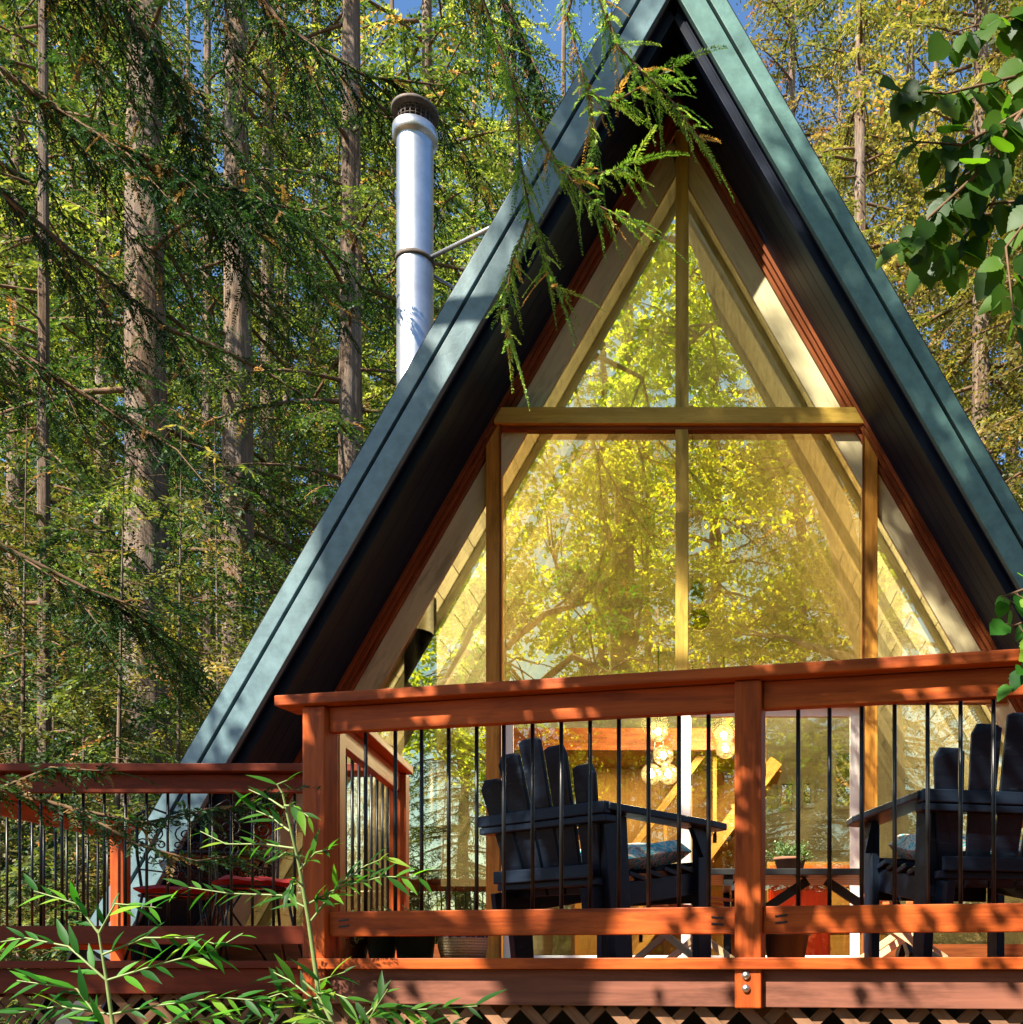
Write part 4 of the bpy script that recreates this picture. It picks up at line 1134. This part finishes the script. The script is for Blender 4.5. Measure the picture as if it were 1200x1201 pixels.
limb_tree('straight_maple', (-2.6, -10, 0), cp, [.4, .32, .28, .2, .08],
          [BL(640, 600, -9, (1.8, 1.8, 1.7)), BL(760, 610, -10, (2.2, 1.6, 1.6)), BL(690, 720, -9, (2.6, 1.6, 1.7)), BL(540, 700, -9, (2.0, 2, 1.8)), BL(600, 460, -9, (1.8, 1.6, 1.4)), BL(470, 820, -8, (2.2, 1.8, 1.7)), BL(760, 850, -9.5, (2.6, 1.6, 1.5)), BL(620, 900, -9.5, (2.8, 1.6, 1.6)), BL(900, 900, -9, (2.6, 1.6, 1.4))],
          .15, 120, 'upright broadleaf tree behind the viewer, its trunk mirrored left of the centre mullion', 102, group='trees mirrored in the glass', clump=.32, per=14)
# out-of-view trees added for shade, leaf clumps set up-sun of the house
def sh(x, y, z, t_): return (x - .4624 * t_, y - .5511 * t_, z + .6947 * t_)     # a point up-sun of x,y,z
limb_tree('low_shade_tree', (-6.5, -3.0, 0), [(-6.5, -3.0, -.2), (-6.4, -2.8, 3), (-5.8, -2.2, 5.6), (-4.4, -1.0, 6.4), (-2.8, .6, 5.6), (-1.4, 1.4, 4.8)], [.26, .22, .17, .11, .07, .03],
          [(sh(-1.2, 3.6, 2.45, 3.2), (.55, .3, .28)), (sh(-.3, 3.4, 2.5, 3.0), (.6, .3, .28)), (sh(.7, 3.2, 2.3, 3.2), (.6, .3, .4)), (sh(-.6, 4.4, 2.15, 5.2), (.75, .3, .6)), (sh(1.15, 4.1, 2.15, 5.2), (.85, .3, .65)), (sh(.3, 3.3, 1.75, 3.4), (.5, .3, .25)), (sh(-1.5, 3.6, 1.9, 3.3), (.3, .3, .3)),
           
           (sh(-2.4, 4.9, 2.2, 6.5), (.9, .6, .8)), (sh(-3.4, 4.9, 1.9, 6.5), (.9, .6, .8)), (sh(-2.9, 4.9, 2.6, 7.2), (1.3, .5, .4)), (sh(-.4, 4.7, 2.4, 6.5), (.7, .5, .5)), (sh(1.1, 4.4, 2.6, 6.5), (.7, .5, .5))],
          .085, 420, 'low tree added out of view behind the viewer, its leaf clumps placed to dapple the railing and shade the chairs', 103, 'hazel', clump=.08, per=16, spread=.22)
limb_tree('high_shade_tree', (-12.5, -7.5, 0), [(-12.5, -7.5, -.2), (-12.2, -6.3, 6), (-11, -3.8, 11), (-9.5, -1.2, 14.5), (-8.5, .5, 16)], [.5, .42, .34, .22, .08],
          [(sh(-1.4, 7.2, 7.0, 12), (1.2, .9, 1.0)), (sh(-.3, 7.2, 8.4, 11), (1.2, .9, .8)), (sh(-2.6, 7.2, 5.2, 7), (.55, .4, .5)), (sh(-3.5, 7.2, 3.4, 6.5), (.55, .4, .5)), (sh(1.0, 7.2, 6.6, 12), (1.1, .8, 1.1)), (sh(2.3, 7.2, 4.4, 12), (1.0, .8, 1.0)),
           (sh(-1.6, 8, 4.6, 11), (1.0, .7, .9)), (sh(.2, 8, 5.4, 12), (.9, .7, .8)), (sh(.2, 8, 3.2, 11), (.9, .7, .7)), (sh(3.2, 7.2, 2.8, 12), (.8, .6, .7)), (sh(1.3, 8, 5.2, 11), (.7, .5, .9)), (sh(2.2, 8, 3.6, 11), (.6, .5, .8))],
          .12, 170, 'taller tree added out of view behind the viewer, its leaf clumps placed to shade the roof edges', 104, 'hazel', clump=.16, per=26, spread=.35)
# ------------------------------------------------------------------ near boughs
def bough(name, stems, label, seed, ll=.032, lw=.0048, mt='needle_near', twl=(.14, .34), cat='branch', sp_t=.05, droop=.25):
    root = stems[0][0]; t = thing(name, root, label, cat)
    rng = np.random.default_rng(seed); sm = MB(); T0 = []; TD = []; TL = []
    for st_ in stems:
        r0 = st_[1]; pts = [Vector(p) for p in st_[2]]
        n = len(pts); sm.tube(pts, [r0 * (1 - .8 * i / (n - 1)) for i in range(n)], 6, caps=False)
        if st_[3] <= 0: continue
        for i in range(n - 1):
            seg = pts[i + 1] - pts[i]; L = seg.length; u = seg.normalized()
            k = 0.0
            while k < L:
                if True:
                    for sg in (-1, 1):
                        p = pts[i] + u * k; hs = Vector((0, 0, 1)).cross(u)
                        if hs.length < .3: hs = Vector((1, 0, 0)).cross(u)
                        hs.normalize()
                        hs = (Matrix.Rotation(rng.uniform(-.9, .9), 3, u) @ hs)
                        d = u * rng.uniform(.3, .9) + hs * sg * rng.uniform(.5, 1) + Vector((0, 0, -droop * rng.uniform(.3, 1.2)))
                        T0.append(p); TD.append(d); TL.append(rng.uniform(*twl) * st_[3])
                k += sp_t * rng.uniform(.7, 1.6)
        T0.append(pts[-1]); TD.append(pts[-1] - pts[-2]); TL.append(twl[1])
    T0 = np.array(T0); TD = nrm(np.array(TD)); TL = np.array(TL)
    p, d, w, idx = leaflets_on(rng, T0, TD, TL, ll * .33, ll, lw, .75, .12)
    V, Q = diamonds(p, d, w)
    tr = rng.random(len(T0)); tr[rng.random(len(T0)) < .06] = 1.2
    r = np.where(tr[idx] > 1, .95, np.clip(tr[idx] * .6 + .1 + rng.normal(0, .1, len(idx)), 0, .84))
    sm.build('stems', M['twig'], t); np_mesh('foliage', V, Q, M[mt], t, r)
    return t
D0 = 5.9
s = lambda *a: [P(x, y, D0 + (a[0][2] if len(a[0]) > 2 else 0)) if len(q) < 3 else P(q[0], q[1], D0 + q[2]) for q in a for (x, y) in [q[:2]]]
top = [P(-700, -900, 4.6), P(-200, -600, 5.0), P(250, -330, 5.5), P(520, -190, 5.8), P(690, -80, 5.9)]
bough('redwood_bough', [
    (top[0], .09, top, 0),
    (0, .014, s((690, -80, 0), (705, 0, .0), (725, 55, .0), (755, 85, 0), (790, 120, 0), (822, 165, 0)), 1),
    (0, .012, s((690, -80, 0), (665, 20, .1), (690, 110, .1), (700, 170, .1)), .8),
    (0, .012, s((520, -190, -.1), (560, -20, 0), (605, 110, .1), (650, 190, .1), (700, 240, 0), (745, 262, 0)), 0.9),
    (0, .009, s((605, 110, .1), (610, 190, .1), (622, 250, .1), (640, 310, .1), (655, 345, 0)), 1),
    (0, .008, s((622, 250, .1), (600, 310, .0), (590, 370, 0), (600, 400, 0)), .8),
    (0, .008, s((650, 190, .1), (690, 205, .1), (720, 200, 0), (745, 190, 0)), .8),
    (0, .008, s((690, 110, .1), (720, 120, .1), (755, 100, 0), (795, 75, 0)), .8)],
    'bright green redwood bough drooping across the left roof edge near the ridge', 77)
# dark overhead boughs upper left
for i, (pp, r_, sd_) in enumerate((([(-300, -200, 7.5), (-60, 40, 8), (100, 150, 8.3), (230, 215, 8.5), (330, 245, 8.6)], 1, 3),
                      ([(-250, 50, 8.5), (-40, 190, 8.7), (90, 300, 9), (180, 370, 9.2)], 1, 4),
                      ([(120, -400, 8.5), (240, -100, 9), (330, 30, 9.2), (430, 90, 9.4), (520, 100, 9.5)], 1, 5),
                      ([(-200, -350, 7), (0, -150, 7.5), (120, -20, 8), (190, 70, 8.2)], 1, 6),
                      ([(450, -500, 9), (500, -250, 9.3), (560, -60, 9.5), (620, 60, 9.6), (640, 140, 9.7)], 1, 7),
                      ([(-200, 330, 9), (0, 400, 9.4), (110, 470, 9.6), (200, 520, 9.8)], 1, 8),
                      ([(-150, 560, 9), (0, 640, 9.4), (100, 690, 9.6), (180, 720, 9.8)], 1, 9))):
    main = [P(*q) for q in pp]; stems = [(main[0], .04, main, 1)]
    rg = random.Random(sd_)
    for k in range(1, len(main)):
        for m_ in range(6 if i in (0, 3) else 3):
            a = main[k - 1] + (main[k] - main[k - 1]) * rg.random(); u = (main[k] - main[k - 1]).normalized()
            sd2 = u.cross(Vector((0, 0, 1))) * rg.choice((-1, 1)); L_ = rg.uniform(.5, 1.3)
            e1 = a + (u * .7 + sd2 * .4).normalized() * L_ * .5 + Vector((0, 0, -.12)); e2 = e1 + (u * .5 + sd2 * .5).normalized() * L_ * .5 + Vector((0, 0, -.35))
            stems.append((0, .012, [a, e1, e2], 1))
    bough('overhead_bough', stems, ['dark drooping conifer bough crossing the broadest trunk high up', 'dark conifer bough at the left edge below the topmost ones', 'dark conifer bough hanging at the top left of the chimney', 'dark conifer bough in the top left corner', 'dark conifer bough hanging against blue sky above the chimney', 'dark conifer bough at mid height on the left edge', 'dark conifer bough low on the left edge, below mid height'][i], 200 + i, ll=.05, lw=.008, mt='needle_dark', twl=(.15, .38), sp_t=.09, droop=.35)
    bpy.data.objects[-1]
tz = float(height(-8.6, 8.6)) - .1
t = thing('conifer_tree', (-8.6, 8.6, tz), 'conifer just outside the left edge that carries the dark boughs', 'tree')
o = bpy.data.objects.new('trunk', trunks[1]); COL.objects.link(o); o.parent = t; o.scale = (.8, .8, .8)
lm_ = MB()
for q in (P(-300, -200, 7.5), P(-250, 50, 8.5), P(-200, -350, 7), P(-200, 330, 9), P(-150, 560, 9)):
    lm_.tube([(-8.6, 8.6, q.z - .3), q], [.07, .04], 6)
lm_.build('limbs', M['twig'], t)
# low shaded spray across the left railing
bough('low_conifer_spray', [
    (P(-120, 880, 3.3), .012, [P(-120, 880, 3.3), P(0, 925, 3.3), P(90, 950, 3.35), P(170, 965, 3.4), P(240, 950, 3.4)], 1),
    (0, .006, [P(90, 950, 3.35), P(160, 990, 3.3), P(230, 1010, 3.3), P(300, 1000, 3.3)], .8),
    (0, .006, [P(240, 950, 3.4), P(280, 945, 3.4), P(325, 930, 3.4)], .7), (0, .006, [P(0, 925, 3.3), P(60, 900, 3.3), P(130, 905, 3.3)], .7)],
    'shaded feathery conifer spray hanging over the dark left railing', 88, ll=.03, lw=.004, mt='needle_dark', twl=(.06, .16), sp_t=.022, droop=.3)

# ------------------------------------------------------------------ real-leaf plants
def leaf_faces(m, base, tip, width, shape, up, rng, fold=.15, curl=.08):
    base, tip = Vector(base), Vector(tip); L = tip - base; ln = L.length; u = L.normalized()
    sd = u.cross(Vector(up)).normalized(); n_ = sd.cross(u).normalized()
    prof = {'heart': [(0, 0), (-.03, .24), (.06, .40), (.10, .40), (.20, .49), (.24, .47), (.36, .505), (.40, .47), (.50, .46), (.54, .41), (.64, .38), (.68, .32), (.78, .26), (.82, .19), (.91, .11), (1, 0)],
            'lance': [(0, 0), (.1, .25), (.28, .47), (.45, .5), (.65, .38), (.85, .17), (1, 0)]}[shape]
    vs = []; fs = []
    for t_, w in prof:
        z = -curl * ln * t_ * t_ ; c = base + L * t_ + n_ * z
        jag = 1 + rng.uniform(-.08, .08)
        vs += [base + L * max(0, t_) + n_ * z, c + sd * w * width * jag + n_ * fold * w * width, c - sd * w * width * jag + n_ * fold * w * width]
    for k in range(len(prof) - 1):
        a, b = 3 * k, 3 * k + 3
        fs += [(a, b, b + 1, a + 1), (a, a + 2, b + 2, b)]
    m.add(vs, fs, None, True)
def leaf_object(m, name, mt, t, rng, per):
    o = m.build(name, M[mt], t); nf = len(o.data.polygons)
    a = o.data.attributes.new('rnd', 'FLOAT', 'FACE'); r = np.repeat([rng.random() for _ in range(nf // per + 1)], per)[:nf]
    a.data.foreach_set('value', np.array(r, dtype=np.float32)); return o
def hazel(name, stems, nleaf, label, seed, size, mt='hazel'):
    rg = random.Random(seed); t = thing(name, stems[0][0], label, 'branch'); sm = MB(); lm = MB()
    for st_ in stems:
        sm.tube(st_, [.008 - .006 * i / (len(st_) - 1) for i in range(len(st_))], 6, caps=False)
        for k in range(len(st_) - 1):
            for q in range(nleaf):
                p = st_[k] + (st_[k + 1] - st_[k]) * ((q + rg.random()) / nleaf)
                d = Vector((rg.uniform(-1, 1), rg.uniform(-.6, .6), rg.uniform(-1.1, .15))).normalized()
                pet = p + d * rg.uniform(.012, .05); L = size * rg.uniform(.6, 1.15)
                sm.tube([p, pet], .0012, 4, caps=False)
                d2 = (d + Vector((0, 0, -.5))).normalized()
                leaf_faces(lm, pet, pet + d2 * L, L * .92, 'heart', (rg.uniform(-.7, .7), -1 + rg.uniform(-.3, .8), rg.uniform(0, 1)), rg, .12, .12)
    sm.build('stems', M['twig'], t); leaf_object(lm, 'leaves', mt, t, rg, 30); return t
hazel('hazel_branch', [
    [P(1420, -60, 3.4), P(1290, 20, 3.35), P(1190, 90, 3.3), P(1110, 110, 3.3), P(1045, 105, 3.3)],
    [P(1290, 20, 3.3), P(1200, 130, 3.2), P(1130, 170, 3.2), P(1060, 165, 3.25)],
    [P(1200, 130, 3.2), P(1140, 210, 3.2), P(1090, 255, 3.2), P(1058, 290, 3.2)],
    [P(1360, 60, 3.3), P(1250, 200, 3.2), P(1180, 290, 3.15), P(1190, 380, 3.1)],
    [P(1300, -20, 3.4), P(1240, 10, 3.5), P(1180, 20, 3.5), P(1110, 40, 3.5)],
    [P(1200, 130, 3.3), P(1160, 180, 3.3), P(1120, 220, 3.3), P(1090, 300, 3.3)], [P(1330, 130, 3.3), P(1240, 230, 3.3), P(1160, 240, 3.35), P(1110, 310, 3.35)]], 12,
    'branch of broad dark green leaves hanging in at the upper right', 5, .092)
hazel('leafy_twig', [[P(1330, 640, 2.6), P(1250, 670, 2.6), P(1205, 690, 2.6), P(1175, 700, 2.6)], [P(1250, 670, 2.6), P(1215, 770, 2.6), P(1200, 800, 2.6)], [P(1300, 600, 2.6), P(1230, 720, 2.6), P(1185, 735, 2.6)]], 8,
    'sunlit green leafy twig at the right edge above the railing', 6, .062, 'sapling')

def sapling(name, loc, stem, fronds, label, seed, L=.058, dD=0):
    rg = random.Random(seed); t = thing(name, loc, label, 'plant', 'narrow-leaved saplings in front of the deck'); sm = MB(); lm = MB()
    n = len(stem); sm.tube(stem, [.007 - .005 * i / (n - 1) for i in range(n)], 6, caps=False)
    for fr in fronds:
        sm.tube(fr, [.0028 - .0016 * i / (len(fr) - 1) for i in range(len(fr))], 5, caps=False)
        tot = sum((fr[i + 1] - fr[i]).length for i in range(len(fr) - 1)); k = .02; sg = 1
        while k <= tot:
            q = k; i = 0
            while i < len(fr) - 2 and q > (fr[i + 1] - fr[i]).length: q -= (fr[i + 1] - fr[i]).length; i += 1
            u = (fr[i + 1] - fr[i]).normalized(); p = fr[i] + u * q
            sd = Vector((-u.z, 0, u.x)) * sg
            d = (u * .75 + sd * rg.uniform(.25, .6) + Vector((0, rg.uniform(-.55, .3), -.1))).normalized()
            ll = L * rg.uniform(.5, 1.35)
            leaf_faces(lm, p, p + d * ll, ll * .21, 'lance', (rg.uniform(-.3, .3), rg.uniform(-1.2, -.1), 1), rg, .2, .15)
            k += rg.uniform(.012, .022); sg = -sg
    sm.build('stem', M['greenstem'], t); leaf_object(lm, 'leaves', 'sapling', t, rg, 12); return t
d = 2.3
q_ = lambda *a: [P(x, y, dd) for (x, y, dd) in a]
sapling('sapling', tuple(P(395, 1900, 2.35)), q_((400, 1900, 2.35), (385, 1300, 2.33), (372, 1150, 2.3), (362, 1080, 2.3), (350, 1010, 2.28), (338, 960, 2.26), (331, 928, 2.25)), [
    q_((331, 930, 2.25), (325, 920, 2.25), (345, 912, 2.24)),
    q_((334, 945, 2.25), (345, 945, 2.22), (362, 958, 2.2)), q_((333, 948, 2.25), (318, 938, 2.25), (292, 926, 2.28)),
    q_((340, 975, 2.27), (318, 958, 2.3), (298, 950, 2.3)), q_((345, 995, 2.28), (310, 990, 2.3), (265, 990, 2.33), (235, 975, 2.36)),
    q_((352, 1020, 2.28), (370, 1000, 2.25), (392, 995, 2.22)), q_((360, 1065, 2.3), (330, 1050, 2.3), (270, 1048, 2.34), (215, 1040, 2.38)),
    q_((362, 1060, 2.3), (400, 1040, 2.25), (450, 1028, 2.2), (495, 1030, 2.18)), q_((365, 1080, 2.3), (400, 1035, 2.3), (430, 1015, 2.28), (455, 1005, 2.25)),
    q_((348, 1005, 2.28), (335, 1000, 2.22), (320, 1010, 2.2)), q_((356, 1040, 2.28), (345, 1030, 2.2), (340, 1045, 2.15))],
    'tall bright green sapling rising in front of the left corner post', 11)
sapling('sapling', tuple(P(430, 1900, 2.2)), q_((430, 1900, 2.2), (420, 1350, 2.2), (400, 1220, 2.2), (372, 1165, 2.2), (355, 1150, 2.2)), [
    q_((400, 1220, 2.2), (370, 1190, 2.2), (330, 1165, 2.2), (300, 1175, 2.2)), q_((380, 1180, 2.2), (375, 1150, 2.18), (405, 1140, 2.16)),
    q_((400, 1220, 2.2), (440, 1180, 2.2), (480, 1185, 2.2), (560, 1180, 2.18)), q_((390, 1190, 2.2), (340, 1150, 2.2), (320, 1140, 2.22)),
    q_((375, 1170, 2.2), (350, 1175, 2.2), (290, 1200, 2.2)), q_((400, 1220, 2.2), (430, 1200, 2.15), (455, 1160, 2.15)), q_((420, 1250, 2.2), (470, 1210, 2.2), (540, 1200, 2.2)),
    q_((390, 1200, 2.15), (360, 1190, 2.1), (330, 1210, 2.1)), q_((372, 1165, 2.2), (390, 1165, 2.1), (420, 1175, 2.1))],
    'low dense sapling below the left corner post at the bottom edge', 12, .06)
sapling('sapling', tuple(P(120, 1900, 2.1)), q_((120, 1900, 2.1), (125, 1350, 2.1), (135, 1220, 2.1), (125, 1150, 2.1), (115, 1090, 2.1)), [
    q_((125, 1150, 2.1), (80, 1110, 2.1), (30, 1100, 2.12), (-30, 1110, 2.15)), q_((120, 1120, 2.1), (170, 1100, 2.1), (230, 1100, 2.1), (260, 1110, 2.1)), q_((125, 1150, 2.1), (190, 1130, 2.1), (250, 1115, 2.1), (285, 1095, 2.1)),
    q_((130, 1190, 2.1), (180, 1180, 2.1), (260, 1170, 2.1), (320, 1175, 2.1)), q_((130, 1190, 2.1), (70, 1180, 2.1), (10, 1190, 2.1)), q_((116, 1095, 2.1), (135, 1060, 2.1), (190, 1065, 2.1)), q_((116, 1095, 2.1), (90, 1060, 2.1), (40, 1045, 2.1)),
    q_((135, 1220, 2.1), (200, 1200, 2.05), (280, 1190, 2.05)), q_((135, 1220, 2.1), (90, 1160, 2.1), (20, 1150, 2.1))],
    'spreading narrow-leaved sapling in the bottom left corner', 13, .062)

# ------------------------------------------------------------------ light
AZ, EL = R(40), R(44)
ts = Vector((-math.sin(AZ) * math.cos(EL), -math.cos(AZ) * math.cos(EL), math.sin(EL)))
sun = bpy.data.lights.new('sun', 'SUN'); sun.energy = 5.0; sun.angle = R(.55); sun.color = (1, .90, .74)
so = bpy.data.objects.new('sun', sun); COL.objects.link(so)
so.rotation_euler = (-ts).to_track_quat('-Z', 'Y').to_euler()
w = bpy.data.worlds.new('World'); scene.world = w; w.use_nodes = True
nt = w.node_tree; bg = nt.nodes['Background']; sky = nt.nodes.new('ShaderNodeTexSky'); sky.sky_type = 'NISHITA'; sky.sun_disc = False
sky.sun_elevation = EL; sky.sun_rotation = math.atan2(ts.x, ts.y); sky.air_density = 1.0; sky.dust_density = .3; sky.ozone_density = 3.0
hsv = nt.nodes.new('ShaderNodeHueSaturation'); hsv.inputs['Saturation'].default_value = 1.12; hsv.inputs['Value'].default_value = 1.3
nt.links.new(sky.outputs[0], hsv.inputs['Color']); nt.links.new(hsv.outputs[0], bg.inputs[0]); bg.inputs[1].default_value = .065

cam = bpy.data.cameras.new('camera'); co = bpy.data.objects.new('camera', cam); COL.objects.link(co)
co.location = (0, 0, EYE); co.rotation_euler = (R(90), 0, 0)
cam.sensor_fit = 'HORIZONTAL'; cam.sensor_width = 36; cam.lens = 36
cam.shift_x = -(PX - 600) / 1200; cam.shift_y = (PY - 600.5) / 1200
cam.clip_start = .05; cam.clip_end = 1500
scene.camera = co
vs = scene.view_settings; vs.view_transform = 'Standard'; vs.look = 'None'; vs.exposure = 1.65; vs.gamma = 1
cy = scene.cycles; cy.max_bounces = 5; cy.diffuse_bounces = 2; cy.glossy_bounces = 3; cy.transmission_bounces = 4; cy.transparent_max_bounces = 12
cy.caustics_reflective = False; cy.caustics_refractive = False; cy.sample_clamp_indirect = 6
try: cy.use_denoising = True
except Exception: pass
